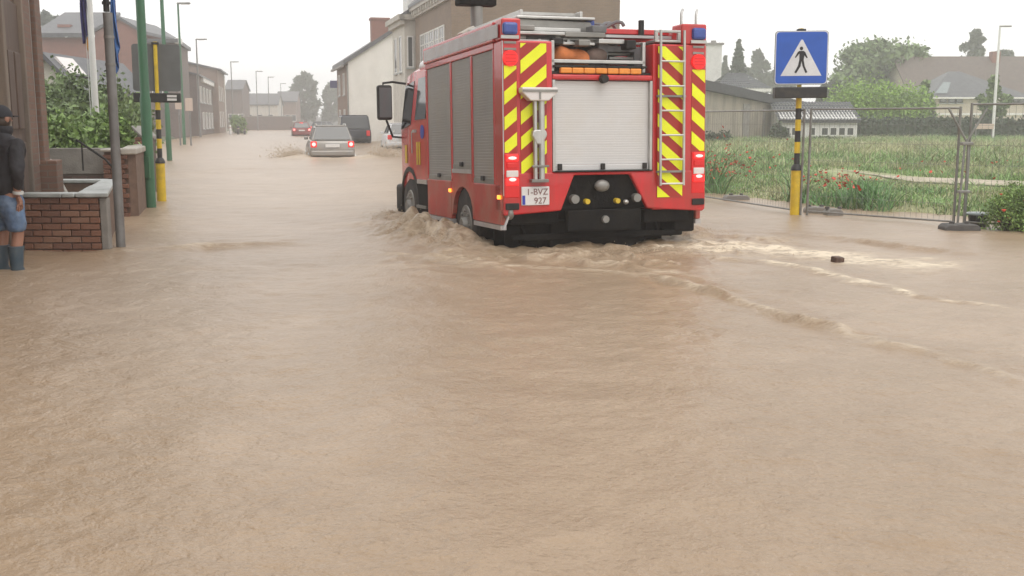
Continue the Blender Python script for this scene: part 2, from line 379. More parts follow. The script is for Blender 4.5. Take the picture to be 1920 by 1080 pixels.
# ------------------------------------------------------------------ flood water
TA = R(-18.8); TH = Vector((math.sin(TA), math.cos(TA), 0)); TR = Vector((math.cos(TA), -math.sin(TA), 0)); TC = Vector((1.096, 12.181, 0))
def truck_xy(x, y):
    p = TC + TR * x + TH * y; return (p.x, p.y)
def gl(*pp): return [tuple(ground(*p)[:2]) for p in pp]
CRESTS = [  # polyline, height, width, foam, choppiness
    (gl((1175, 498), (1260, 530), (1340, 557), (1440, 582), (1560, 610), (1720, 655), (1920, 712)), .060, .075, .9, 1.0),
    (gl((1290, 478), (1420, 490), (1520, 508), (1640, 533), (1770, 556), (1940, 585)), .022, .08, 1.6, .5),
    (gl((1310, 430), (1400, 432), (1500, 440), (1620, 455), (1760, 470), (1920, 486)), .055, .10, .35, .8),
    (gl((200, 470), (300, 468), (345, 465), (400, 460), (480, 461), (600, 456)), .06, .11, .5, .9),
    (gl((330, 330), (420, 318), (520, 316), (640, 318)), .05, .5, .1, .7),
    (gl((700, 470), (850, 490), (1000, 500), (1150, 510), (1230, 522)), .06, .12, .9, 1.0),
    (gl((640, 420), (740, 425), (830, 452), (900, 470)), .08, .20, .7, 1.0),
    (gl((920, 468), (1040, 486), (1180, 498), (1290, 520)), .055, .09, .9, 1.0),
]
def ygeo():
    a = list(np.arange(-40, 2.0, 3.0)); y = 2.0
    while y < 270: a.append(y); y *= 1.0046
    return np.array(a)
def water():
    ys = ygeo(); n = 620; t = np.linspace(-1, 1, n); t = .72 * t + .28 * t ** 3
    wd = np.where(ys < 2, 12.0, 6.0 + .62 * ys)
    X = t[None, :] * wd[:, None]; Y = np.repeat(ys[:, None], n, 1)
    far = 1 / (1 + np.clip(Y, 0, None) * .006)
    sx, sy = X * .96 - Y * .26, X * .26 + Y * .96             # along the street
    Z = .010 * vnoise(X * 1.4 + .5 * vnoise(Y * .8, X * .8, 1), Y * 1.7 + .4 * X, 11) + .007 * vnoise(X * 3.7 + .3 * Y, Y * 4.1 - .5 * X, 12) + .0045 * vnoise(X * 9.1 + .4 * Y, Y * 9.7 - .3 * X, 13) * sstep(30, 8, Y)
    Z = Z + .0026 * vnoise(X * 19, Y * 23, 14) * sstep(14, 5, Y)
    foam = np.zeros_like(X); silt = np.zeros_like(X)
    wx, wy = X + .16 * vnoise(X * 1.7, Y * 1.7, 21) + .05 * vnoise(X * 5, Y * 5, 22), Y + .12 * vnoise(X * 1.7, Y * 1.7, 23) + .05 * vnoise(X * 5, Y * 5, 24)
    for pts, h, w, fo, ch in CRESTS:
        d, run = line_dist(wx, wy, pts)
        env = np.sin(np.clip(run, 0.02, .98) * math.pi) ** .5
        mod = 1 - ch * .5 + ch * .5 * vnoise(X * 2.3, Y * 2.3, 31)
        Z += h * env * mod * (np.exp(-(d / w) ** 2) - .35 * np.exp(-((d - 2.2 * w) / (1.6 * w)) ** 2))
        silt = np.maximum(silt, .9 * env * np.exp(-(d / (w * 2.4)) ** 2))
        foam = np.maximum(foam, fo * env * np.exp(-(d / (w * 1.1)) ** 2) * (.55 + .45 * vnoise(X * 4, Y * 4, 33)))
    # churned water round and behind the truck
    rel_x, rel_y = X - TC.x, Y - TC.y
    lx, ly = rel_x * TR.x + rel_y * TR.y, rel_x * TH.x + rel_y * TH.y
    d = np.hypot(np.maximum(np.abs(lx) - 1.1, 0), np.maximum(np.maximum(-ly - .1, ly - 5.2), 0))
    turb = np.exp(-(d / .75) ** 2)
    chop = .034 * vnoise(X * 3.4, Y * 3.4, 41) + .022 * vnoise(X * 8, Y * 8, 42) + .010 * vnoise(X * 17, Y * 17, 43)
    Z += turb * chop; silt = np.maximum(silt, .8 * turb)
    foam = np.maximum(foam, .6 * turb * (.5 + .5 * vnoise(X * 2.7, Y * 2.7, 44)))
    ridge = 1 - np.abs(vnoise(X * 2.6 + .6 * vnoise(X * 5, Y * 5, 47), Y * 3.4, 48)); ridge = np.clip(ridge - .72, 0, 1) / .28
    zone = np.exp(-((lx + .1) / 2.3) ** 2 - ((ly + .75) / .85) ** 2) + .8 * np.exp(-((lx + 1.75) / .6) ** 2 - ((ly - 1.6) / 2.2) ** 2)
    Z += .045 * zone * ridge; foam = np.maximum(foam, 1.0 * zone * ridge * (.6 + .4 * vnoise(X * 9, Y * 9, 49)))
    # water thrown up by the left rear wheel, and the right one
    for (mx, my, h, ra, rb) in ((-1.68, 2.1, .21, .46, 1.05), (-1.5, 1.0, .10, .35, .7), (-1.55, 4.3, .10, .35, .55), (1.45, .9, .15, .30, .55), (1.9, -.1, .06, .5, .5)):
        q = ((lx - mx) / ra) ** 2 + ((ly - my) / rb) ** 2
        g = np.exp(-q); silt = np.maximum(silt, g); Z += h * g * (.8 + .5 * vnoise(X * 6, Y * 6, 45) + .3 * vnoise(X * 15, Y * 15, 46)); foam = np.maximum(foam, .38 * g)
    # pale foam streaming off to the right
    q, run = line_dist(wx, wy, gl((1290, 462), (1400, 468), (1520, 478), (1620, 486), (1720, 494)))
    fo = np.exp(-(q / .46) ** 2) * (.35 + .65 * np.clip(vnoise(sx * 2.2, Y * 7, 51) + .5 * vnoise(sx * 6, Y * 16, 52) + .7, 0, 1)); foam = np.maximum(foam, 1.5 * fo); Z += .02 * fo
    for (rx_, ry_) in ((ground(20, 503).x - .11, ground(20, 503).y), (ground(20, 503).x + .11, ground(20, 503).y + .02), tuple(ground(227, 464)[:2]), tuple(ground(283, 389)[:2]), tuple(ground(303, 377)[:2]), tuple(ground(1491, 402)[:2])):
        d_ = np.hypot(X - rx_, Y - ry_); Z += .010 * np.cos(d_ * 30) * np.exp(-d_ / .22)            # rings where posts and boots stand in the current
    # cars further up the street push bow waves aside
    for c, a, s in ((ground(622, 297), -.07, 1.0), (ground(570, 254), -.05, 1.0)):
        dx, dy = X - c.x, Y - c.y
        q = np.exp(-((np.abs(dx) - 1.3) / .55) ** 2 - ((dy - .8) / 2.2) ** 2) + .7 * np.exp(-(dx / 1.2) ** 2 - ((dy + 1.2) / .8) ** 2)
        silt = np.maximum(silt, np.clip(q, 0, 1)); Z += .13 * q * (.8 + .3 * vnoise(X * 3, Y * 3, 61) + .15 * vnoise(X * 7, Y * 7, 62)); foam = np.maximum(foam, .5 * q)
    foam = foam * (1 - .9 * sstep(1.15, .85, np.abs(lx)) * sstep(-.15, .15, ly) * sstep(5.4, 5.0, ly))
    nr, nc = X.shape; idx = np.arange(nr * nc).reshape(nr, nc)
    f = np.stack([idx[:-1, :-1], idx[:-1, 1:], idx[1:, 1:], idx[1:, :-1]], -1).reshape(-1, 4)
    o = arrays_object('flood_water', np.stack([X, Y, Z], -1).reshape(-1, 3), f, 'mud_water', smooth=True)
    at_ = o.data.attributes.new('foam', 'FLOAT', 'POINT'); at_.data.foreach_set('value', np.clip(foam, 0, 1.6).astype(np.float32).ravel())
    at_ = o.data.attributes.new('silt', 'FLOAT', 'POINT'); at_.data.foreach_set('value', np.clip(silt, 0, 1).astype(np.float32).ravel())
    o['kind'] = 'structure'
def water_mat():
    m = bpy.data.materials.new('mud_water'); m.use_nodes = True; MATS['mud_water'] = m
    nt = m.node_tree; N, Lk = nt.nodes, nt.links; b = N['Principled BSDF']
    tc = N.new('ShaderNodeTexCoord'); g = tc.outputs['Object']
    def noise(scale, sc=(1, 1, 1), det=4, ro=.55, dist=0.0, rz=0.0):
        mp = N.new('ShaderNodeMapping'); mp.inputs['Scale'].default_value = sc; mp.inputs['Rotation'].default_value = (0, 0, rz); Lk.new(g, mp.inputs[0])
        n = N.new('ShaderNodeTexNoise'); n.inputs['Scale'].default_value = scale; n.inputs['Detail'].default_value = det; n.inputs['Roughness'].default_value = ro; n.inputs['Distortion'].default_value = dist
        Lk.new(mp.outputs[0], n.inputs[0]); return n.outputs[0]
    def rng_(v, a, b_, c, d):
        r = N.new('ShaderNodeMapRange'); r.inputs[1].default_value = a; r.inputs[2].default_value = b_; r.inputs[3].default_value = c; r.inputs[4].default_value = d; Lk.new(v, r.inputs[0]); return r.outputs[0]
    def mix(f, a, b_):
        x = N.new('ShaderNodeMix'); x.data_type = 'RGBA'; Lk.new(f, x.inputs[0])
        for s, q in ((6, a), (7, b_)):
            if isinstance(q, tuple): x.inputs[s].default_value = (*q, 1)
            else: Lk.new(q, x.inputs[s])
        return x.outputs[2]
    def math_(op, a, b_):
        x = N.new('ShaderNodeMath'); x.operation = op
        for s, q in ((0, a), (1, b_)):
            if isinstance(q, (int, float)): x.inputs[s].default_value = q
            else: Lk.new(q, x.inputs[s])
        return x.outputs[0]
    big = rng_(noise(.42, (1, 1, 1), 5, dist=.8), .36, .64, 0, 1)              # silt carried in broad drifts
    col = mix(big, WATER_A, WATER_B)
    streak = rng_(noise(2.2, (.8, 1.15, 1), 6, .62, .8, rz=.5), .40, .66, 0, .55)
    col = mix(streak, col, WATER_C)
    speck = rng_(noise(30, (1, 1, 1), 4, .65, rz=.4), .54, .72, 0, .45)
    col = mix(speck, col, WATER_D)
    bub = rng_(noise(70, (.9, 1.2, 1), 2, .5), .63, .74, 0, .5); col = mix(bub, col, (.48, .37, .27))
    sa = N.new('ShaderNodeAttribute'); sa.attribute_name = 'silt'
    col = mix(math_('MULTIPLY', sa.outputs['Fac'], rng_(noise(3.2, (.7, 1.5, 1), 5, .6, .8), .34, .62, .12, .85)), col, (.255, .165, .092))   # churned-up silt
    fa = N.new('ShaderNodeAttribute'); fa.attribute_name = 'foam'
    fn = rng_(noise(9, (.7, 1.6, 1), 7, .7, 1.0), .36, .62, 0, 1)
    ff = math_('MULTIPLY', fa.outputs['Fac'], fn); ff = math_('MINIMUM', math_('MULTIPLY', ff, 1.25), 1.0)
    col = mix(ff, col, FOAM); Lk.new(col, b.inputs['Base Color'])
    Lk.new(rng_(ff, 0, 1, WATER_ROUGH, .6), b.inputs['Roughness'])
    b.inputs['IOR'].default_value = 1.33
    h = math_('ADD', math_('MULTIPLY', noise(8, (1, 1, 1), 3, .6, .4, rz=.6), 1.0), math_('MULTIPLY', noise(30, (1, 1, 1), 4, .65, .2, rz=.3), .55))
    v = N.new('ShaderNodeTexVoronoi'); v.inputs['Scale'].default_value = 22; v.feature = 'F1'; Lk.new(g, v.inputs[0])
    ring = rng_(v.outputs['Distance'], .0, .22, 0, 1)                            # rain dimples
    h = math_('ADD', h, math_('MULTIPLY', ring, .16)); h = math_('ADD', h, math_('MULTIPLY', ff, .5))
    bp = N.new('ShaderNodeBump'); bp.inputs['Strength'].default_value = .55; bp.inputs['Distance'].default_value = .03
    Lk.new(h, bp.inputs['Height']); Lk.new(bp.outputs[0], b.inputs['Normal'])
WATER_A, WATER_B, WATER_C, WATER_D, FOAM, WATER_ROUGH = (.325, .233, .152), (.39, .287, .197), (.295, .208, .135), (.21, .145, .09), (.80, .69, .53), .28
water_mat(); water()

# ------------------------------------------------------------------ houses
def window(m_par, face, u, z, w, h, Wd, D, frame='window_white', pane='glass_grey', bars=1, off=0.0, cross=False, sill=True):
    """a window set on one face of a box-shaped house: frame, pane and sill"""
    def tr(a, out, zz):                           # along the face, outwards, up
        return {'f': (a, -out, zz), 'b': (Wd - a, D + out, zz), 'l': (-out, D - a, zz), 'r': (Wd + out, a, zz)}[face]
    def bx(m, a0, a1, o0, o1, z0, z1):
        p, q = tr(a0, o0, z0), tr(a1, o1, z1)
        m.box(min(p[0], q[0]), max(p[0], q[0]), min(p[1], q[1]), max(p[1], q[1]), z0, z1)
    m = MB(); t = .07
    bx(m, u, u + t, -.05, .04 + off, z, z + h); bx(m, u + w - t, u + w, -.05, .04 + off, z, z + h)
    bx(m, u + t, u + w - t, -.05, .04 + off, z, z + t); bx(m, u + t, u + w - t, -.05, .04 + off, z + h - t, z + h)
    for i in range(bars):
        c = u + w * (i + 1) / (bars + 1); bx(m, c - .025, c + .025, -.05, .035 + off, z + t, z + h - t)
    if cross: bx(m, u + t, u + w - t, -.05, .03 + off, z + h * .66, z + h * .66 + .05)
    f = m.build('window', frame, m_par)
    m = MB(); bx(m, u + t, u + w - t, -.02, .012 + off, z + t, z + h - t); m.build('pane', pane, f)
    if sill:
        m = MB(); bx(m, u - .06, u + w + .06, -.02, .10 + off, z - .08, z - .002); m.build('sill', 'stone', f)
    return f
def gable_house(name, loc, rz, Wd, D, eave, ridge, wall, roof, axis='y', over=.3, label='', cat='house', group=None, z0=-.6, th=.16):
    t = thing(name, loc, rz, label, cat, group); m = MB()
    if axis == 'y':
        m.prism([(0, z0), (Wd, z0), (Wd, eave), (Wd / 2, ridge), (0, eave)], 'y', 0, D)
    else:
        m.prism([(0, z0), (D, z0), (D, eave), (D / 2, ridge), (0, eave)], 'x', 0, Wd)
    m.build('wall', wall, t)
    half = (Wd if axis == 'y' else D) / 2; s = (ridge - eave) / half; m = MB(); e = .012
    for sg in (0, 1):
        a = (-over, eave - over * s); b = (half, ridge)
        if sg: a, b = (2 * half + over, eave - over * s), (half, ridge)
        poly = [(a[0], a[1] + e), (b[0], b[1] + e), (b[0], b[1] + th + e), (a[0], a[1] + th + e)]
        if axis == 'y': m.prism(poly, 'y', -over * .7, D + over * .7)
        else: m.prism(poly, 'x', -over * .7, Wd + over * .7)
    rf = m.build('roof', roof, t)
    return t, rf
STREET = math.atan(.26)

# brown-brick house behind the truck
p = at(848, 225, 50)
t, rf = gable_house('brick_house', (p.x, p.y, 0), STREET, 8.15, 10.0, 7.75, 11.6, 'tan_brick', 'slate', 'y', .35,
    'tall brown brick house with a blank side wall behind the fire engine', 'house')
for i in range(5): window(t, 'l', 10 - 8.3 + i * 1.36, 4.15, 1.2, 1.75, 8.15, 10, bars=1, cross=True)
for i in range(3): window(t, 'l', 1.6 + i * 2.7, .9, 1.2, 1.9, 8.15, 10, bars=1)
m = MB(); m.box(-.30, -.002, -.25, 10.2, 7.25, 7.52); m.box(-.16, -.002, -.1, 10.1, 6.9, 7.25); m.build('cornice', 'stone_pale', t)
for i in range(14):
    m = MB(); m.box(-.26, -.165, .1 + i * .72, .34 + i * .72, 7.0, 7.247); m.build('cornice_block', 'stone_pale', t)

# pale narrow house next to it
q = Vector((p.x, p.y, 0)) + Vector((-math.sin(STREET), math.cos(STREET), 0)) * 10.25 + Vector((-math.cos(STREET), -math.sin(STREET), 0)) * .55
t, rf = gable_house('pale_house', (q.x, q.y, 0), STREET, 8, 4.6, 7.1, 9.6, 'pale_render', 'slate', 'y', .3,
    'narrow pale plastered house with cornice between brown house and cream gable', 'house')
window(t, 'l', .9, 4.1, .9, 2.0, 8, 4.6, bars=0, pane='glass_dark'); window(t, 'l', 2.7, 4.1, .9, 2.0, 8, 4.6, bars=0, pane='glass_dark')
window(t, 'f', .12, 4.3, .36, 1.7, 8, 4.6, bars=0, pane='glass_dark')
m = MB(); m.box(-.38, -.002, -.32, 4.8, 6.85, 7.12); m.box(-.22, -.002, -.2, 4.7, 6.6, 6.85); m.box(-.3, .6, -.32, -.002, 6.85, 7.12); m.build('cornice', 'stone_pale', t)
m = MB(); m.box(.35, 2.6, 1.0, 2.6, 7.3, 9.1); m.prism([(.85, 9.1), (2.75, 9.1), (1.8, 10.0)], 'x', .2, 3.2); dm = m.build('dormer', 'window_white', rf)

# cream gable-end house
c = at(655, 225, 74)
t, rf = gable_house('gable_house', (c.x, c.y, 0), STREET, 10.5, 8.0, 5.35, 8.7, 'cream_render', 'slate', 'y', .32,
    'house with a big blank cream gable wall and red chimney', 'house', th=.3)
m = MB(); m.box(-.012, -.003, .05, 7.95, -.4, 5.25); m.build('brick_front', 'facade_brick', t)
m = MB(); m.box(1.75, 2.95, .7, 1.6, 5.9, 8.25); m.box(1.68, 3.02, .63, 1.67, 8.25, 8.4); m.build('chimney', 'house_brick', rf)
for i in range(2):
    window(t, 'l', 1.3 + i * 3.3, 3.2, 1.1, 1.5, 10.5, 8, bars=1, off=.013); window(t, 'l', 1.3 + i * 3.3, .7, 1.1, 1.5, 10.5, 8, bars=1, off=.013)
m = MB(); m.tube([(-.06, -.04, 5.1), (-.06, -.04, -.4)], .05, 8); m.build('downpipe', 'dull_metal', t)
m = MB(); m.box(-.46, -.30, -.1, 8.1, 5.02, 5.16); m.build('gutter', 'dull_metal', rf)

# shop sign hanging over the street past the cream house
s = at(629, 158, 84)
t = thing('hanging_sign', (s.x, s.y, s.z), STREET, 'dark blue projecting signboard high beside the cream gable house', 'sign')
m = MB(); m.box(-.42, .42, -.06, .06, -.28, .28); m.build('board', 'signboard_blue', t, bevel=.02)
m = MB(); m.tube([(.3, 0, .33), (1.2, 0, .33)], .03, 6); m.tube([(.3, 0, -.33), (1.2, 0, -.33)], .03, 6); m.build('bracket', 'black_plastic', t)

# left: red brick house with a stepped roofline, seen over the garden
a0 = at(86, 225, 86); a1 = at(338, 225, 86); wA = (a1 - a0).length
t = thing('brick_house', (a0.x, a0.y, 0), 0, 'wide red brick house with small gable over the left garden', 'house')
zE = at(200, 70, 86).z; wl = at(272, 225, 86).x - a0.x; g0, g1, ga = at(178, 60, 86), at(270, 64, 86), at(223, 36, 86)
m = MB(); m.prism([(0, -.6), (wl, -.6), (wl, zE), (g1.x - a0.x, g1.z), (ga.x - a0.x, ga.z), (g0.x - a0.x, g0.z), (g0.x - a0.x - .02, zE), (0, zE)], 'y', 0, 9); m.build('wall', 'house_brick', t)
m = MB(); m.prism([(wl + .01, -.3), (wA, -.3), (wA - 2.1, 9.9), (wl - 2.0, 9.9)], 'z', -.6, zE - .45); m.build('wall', 'dark_brick', t)
m = MB()
m.prism([(-.5, zE), (6, zE + 2.2), (6, zE + 2.5), (-.5, zE + .3)], 'x', -.4, g0.x - a0.x - .05)
m.prism([(wl + .05, -.6), (wA + .3, -.6), (wA - 1.8, 9.9), (wl - 2, 9.9)], 'z', zE - .44, zE - .15)
for s0, s1 in ((g0, ga), (g1, ga)):
    m.prism([(s0.x - a0.x, s0.z + .01), (s1.x - a0.x, s1.z + .01), (s1.x - a0.x, s1.z + .25), (s0.x - a0.x, s0.z + .25)], 'y', -.2, 9)
rf = m.build('roof', 'slate', t)
m = MB(); m.box(.9, 1.9, 1.2, 2.0, zE + .3, zE + 1.1); m.build('chimney', 'house_brick', rf)
m = MB(); m.prism([(-.55, zE - .5), (.2, zE - .5), (.2, zE - .1), (-.55, zE - .1)], 'x', wA + .02, wA + .4); m.build('gutter_end', 'window_white', rf)
for u, z in ((1.2, 3.4), (3.3, 3.4), (5.2, 3.4)): window(t, 'f', u, z, .9, 1.3, wA, 9, bars=1)
window(t, 'f', wl + .8, 3.3, .85, 1.4, wA, 9, bars=1, off=.3, pane='glass_dark')

# left street row beyond it
b0 = at(361, 225, 98)
RB = math.atan2(33.2 - 26.2, 122 - 88)
t, rf = gable_house('row_house', (b0.x - 7.2, b0.y - .2, 0), RB, 7.5, 20, 5.5, 6.4, 'dark_brick', 'slate', 'y', .3, 'long dark brick row house at left with pale cornice and two notices', 'house')
m = MB(); m.box(7.502, 7.75, 5, 20.1, 5.05, 5.45); m.build('cornice', 'window_white', t)
for u in (3, 7, 11, 15): window(t, 'r', u, 3.1, 1.5, 1.5, 7.5, 20, bars=1, pane='glass_dark', off=.06)
for u in (5, 9, 13, 17): window(t, 'r', u, .6, 1.5, 1.6, 7.5, 20, bars=1, pane='glass_dark', off=.06)
e0 = Vector((b0.x - 7.2, b0.y - .2, 0)) + Vector((-math.sin(RB), math.cos(RB), 0)) * 20.3
t, rf = gable_house('row_house', (e0.x, e0.y, 0), RB, 8.1, 13, 6.9, 7.8, 'facade_brick', 'slate', 'y', .45, 'tall red brick end house of the left row with pale corner', 'house')
m = MB(); m.box(8.102, 8.16, 11.6, 13.05, -.5, 6.7); m.box(7.2, 8.16, 13.003, 13.06, -.5, 6.7); m.build('corner_strip', 'pale_render', t)
for u in (1.5, 4.7, 8): window(t, 'r', u, 3.6, 1.1, 1.6, 8.1, 13, bars=1, pane='glass_dark'); window(t, 'r', u, .7, 1.1, 1.7, 8.1, 13, bars=1, pane='glass_dark')
for px0, px1, py0, py1, lab in ((328, 341, 184, 205, 'narrow pale notice board before the left brick row'), (347, 362, 184, 208, 'wider pale notice board before the left brick row')):
    a = at(px0, py0, 62); b = at(px1, py1, 62)
    t = thing('notice_board', ((a.x + b.x) / 2, 62, -.3), 0, lab, 'notice board')
    w = (b.x - a.x) / 2; m = MB(); m.box(-w, w, -.04, .0, b.z + .3, a.z + .3); m.build('panel', 'poster', t, bevel=.01)
    m = MB(); m.tube([(0, .04, 0), (0, .04, a.z + .3)], .05, 8); m.build('post', 'pole_grey', t)

# slate-roofed garden house with a skylight
r0, r1 = at(84, 103, 31), at(146, 172, 31)
t = thing('garden_house', (r0.x - 2.6, 31, 0), 0, 'low grey house with steep slate roof and skylight behind garden', 'house')
wG = 2.6; e1 = r1.x - r0.x + wG
m = MB(); m.prism([(0, -.4), (e1 - .1, -.4), (e1 - .1, r1.z + .05), (wG, r0.z - .1), (0, r0.z - 2.6)], 'y', 0, 6); m.build('wall', 'pale_render', t)
m = MB(); m.prism([(wG, r0.z - .08), (e1 + .1, r1.z - .1), (e1 + .1, r1.z + .05), (wG, r0.z + .08)], 'y', -.2, 6.2)
m.prism([(wG, r0.z - .08), (-.2, r0.z - 2.75), (-.2, r0.z - 2.6), (wG, r0.z + .08)], 'y', -.2, 6.2); rf = m.build('roof', 'slate', t)
fx = lambda k: (wG + (e1 - wG) * k, r0.z + .09 + (r1.z - r0.z - .03) * k)
m = MB(); m.prism([fx(.15), fx(.6), (fx(.6)[0] + .05, fx(.6)[1] + .05), (fx(.15)[0] + .05, fx(.15)[1] + .05)], 'y', .3, 1.5); sk = m.build('skylight', 'clear_lens', rf)
m = MB(); m.prism([fx(.62), fx(.68), (fx(.68)[0] + .07, fx(.68)[1] + .07), (fx(.62)[0] + .07, fx(.62)[1] + .07)], 'y', .25, 1.55); m.build('skylight_frame', 'dark_fascia', rf)

# town house at the left edge, with the person before it
cx, cy = -6.02, 13.75
TZ = STREET
t = thing('town_house', (cx, cy, 0), TZ, 'dark brown brick town house front at the left edge', 'house')
m = MB(); m.box(-8, 0, -9, 0, -.5, 9.5); m.build('wall', 'town_brick', t)
def strip(y0, y1, d, z0, z1, mt, nm, par): m = MB(); m.box(.002, d, y0, y1, z0, z1); return m.build(nm, mt, par, bevel=.012)
strip(-.42, -.02, .10, -.4, 9.4, 'town_brick', 'pilaster', t)
strip(-1.15, -.62, .07, -.4, 9.4, 'town_brick', 'pilaster', t)
strip(-.60, -.44, .05, .9, 9.4, 'dull_metal', 'downpipe', t)
dr = strip(-2.25, -1.25, .04, .1, 2.75, 'wood_dark', 'door', t)
m = MB(); m.box(.041, .07, -2.1, -1.8, .4, 1.2); m.box(.041, .07, -1.7, -1.4, .4, 1.2); m.box(.041, .07, -2.1, -1.8, 1.35, 2.2); m.box(.041, .07, -1.7, -1.4, 1.35, 2.2); m.build('door_panel', 'wood_dark', dr, bevel=.01)
strip(-2.4, -2.26, .09, -.1, 2.95, 'town_stone', 'door_frame', t); strip(-1.24, -1.16, .09, -.1, 2.95, 'town_stone', 'door_frame', t)
strip(-.46, -.0, .24, -.4, .95, 'town_brick', 'plinth', t); strip(-1.2, -.55, .13, -.4, .5, 'stone', 'plinth', t)
m = MB(); m.prism([(.0, -.3), (.36, -.3), (.30, .45), (.16, .75), (.10, .95), (0, .95)], 'y', .003, .16); m.build('corner_stone', 'stone_pale', t, bevel=.015)
for y in (-4.2, -6.6): window(t, 'r', y, 3.6, 1.2, 2.0, 0, 0, bars=1, pane='glass_dark')

# ------------------------------------------------------------------ fire engine
def clip_poly(poly, x0, x1, z0, z1):
    def cut(P, f, ip):
        out = []
        for i in range(len(P)):
            a, b = P[i], P[(i + 1) % len(P)]
            if f(a): out.append(a)
            if f(a) != f(b): out.append(ip(a, b))
        return out
    def ix(v): return lambda a, b: (v, a[1] + (b[1] - a[1]) * (v - a[0]) / (b[0] - a[0]))
    def iz(v): return lambda a, b: (a[0] + (b[0] - a[0]) * (v - a[1]) / (b[1] - a[1]), v)
    for f, ip in ((lambda p: p[0] >= x0, ix(x0)), (lambda p: p[0] <= x1, ix(x1)), (lambda p: p[1] >= z0, iz(z0)), (lambda p: p[1] <= z1, iz(z1))):
        if len(poly) < 3: return []
        poly = cut(poly, f, ip)
    return poly
def wheel(par, x, y, z, r, w, hub='aluminium', side=-1):
    m = MB(); rings = []
    for dx, rr in ((-w / 2, r * .62), (-w / 2, r * .93), (-w / 2 + .03, r), (w / 2 - .03, r), (w / 2, r * .93), (w / 2, r * .62)):
        rings.append([(x + dx, y + rr * math.cos(2 * math.pi * j / 28), z + rr * math.sin(2 * math.pi * j / 28)) for j in range(28)])
    m.loft(rings); o = m.build('wheel', 'rubber', par, smooth=True)
    m = MB(); m.cyl((x + side * (w / 2 - .05), y, z), (x + side * (w / 2 + .012), y, z), r * .58, r * .5, 20); m.cyl((x + side * (w / 2 + .0), y, z), (x + side * (w / 2 + .07), y, z), r * .22, r * .18, 14)
    for k in range(8):
        a = k * math.pi / 4; m.cyl((x + side * (w / 2), y + r * .37 * math.cos(a), z + r * .37 * math.sin(a)), (x + side * (w / 2 + .035), y + r * .37 * math.cos(a), z + r * .37 * math.sin(a)), .022, None, 6)
    m.build('rim', hub, o, smooth=True)
    return o
def text_part(body, size, mt, par, loc, rot, depth=.002):
    cu = bpy.data.curves.new('lettering', 'FONT'); cu.body = body; cu.size = size; cu.align_x = 'LEFT'; cu.extrude = depth
    tmp = bpy.data.objects.new('lettering', cu); SC.collection.objects.link(tmp)
    dg = bpy.context.evaluated_depsgraph_get(); me = bpy.data.meshes.new_from_object(tmp.evaluated_get(dg))
    bpy.data.objects.remove(tmp); me.materials.clear(); me.materials.append(M(mt))
    o = link(bpy.data.objects.new('lettering', me), par); o.location = loc; o.rotation_euler = rot; return o
def slats(x0, x1, z0, z1, n, axis, pos, depth, out):
    """roller shutter skin: n shallow slats; axis 'y' = faces backwards at y=pos, 'x' = faces left at x=pos"""
    m = MB(); h = (z1 - z0) / n; prof = []
    for i in range(n):
        z = z0 + i * h
        prof += [(0.0, z), (depth, z + h * .14), (depth, z + h * .86), (0.0, z + h)]
    vs, fs = [], []
    for a, z in prof:
        for u in (x0, x1): vs.append((u, pos + out * a, z) if axis == 'y' else (pos + out * a, u, z))
    for i in range(len(prof) - 1): fs.append((2 * i, 2 * i + 1, 2 * i + 3, 2 * i + 2))
    return m.add(vs, fs)
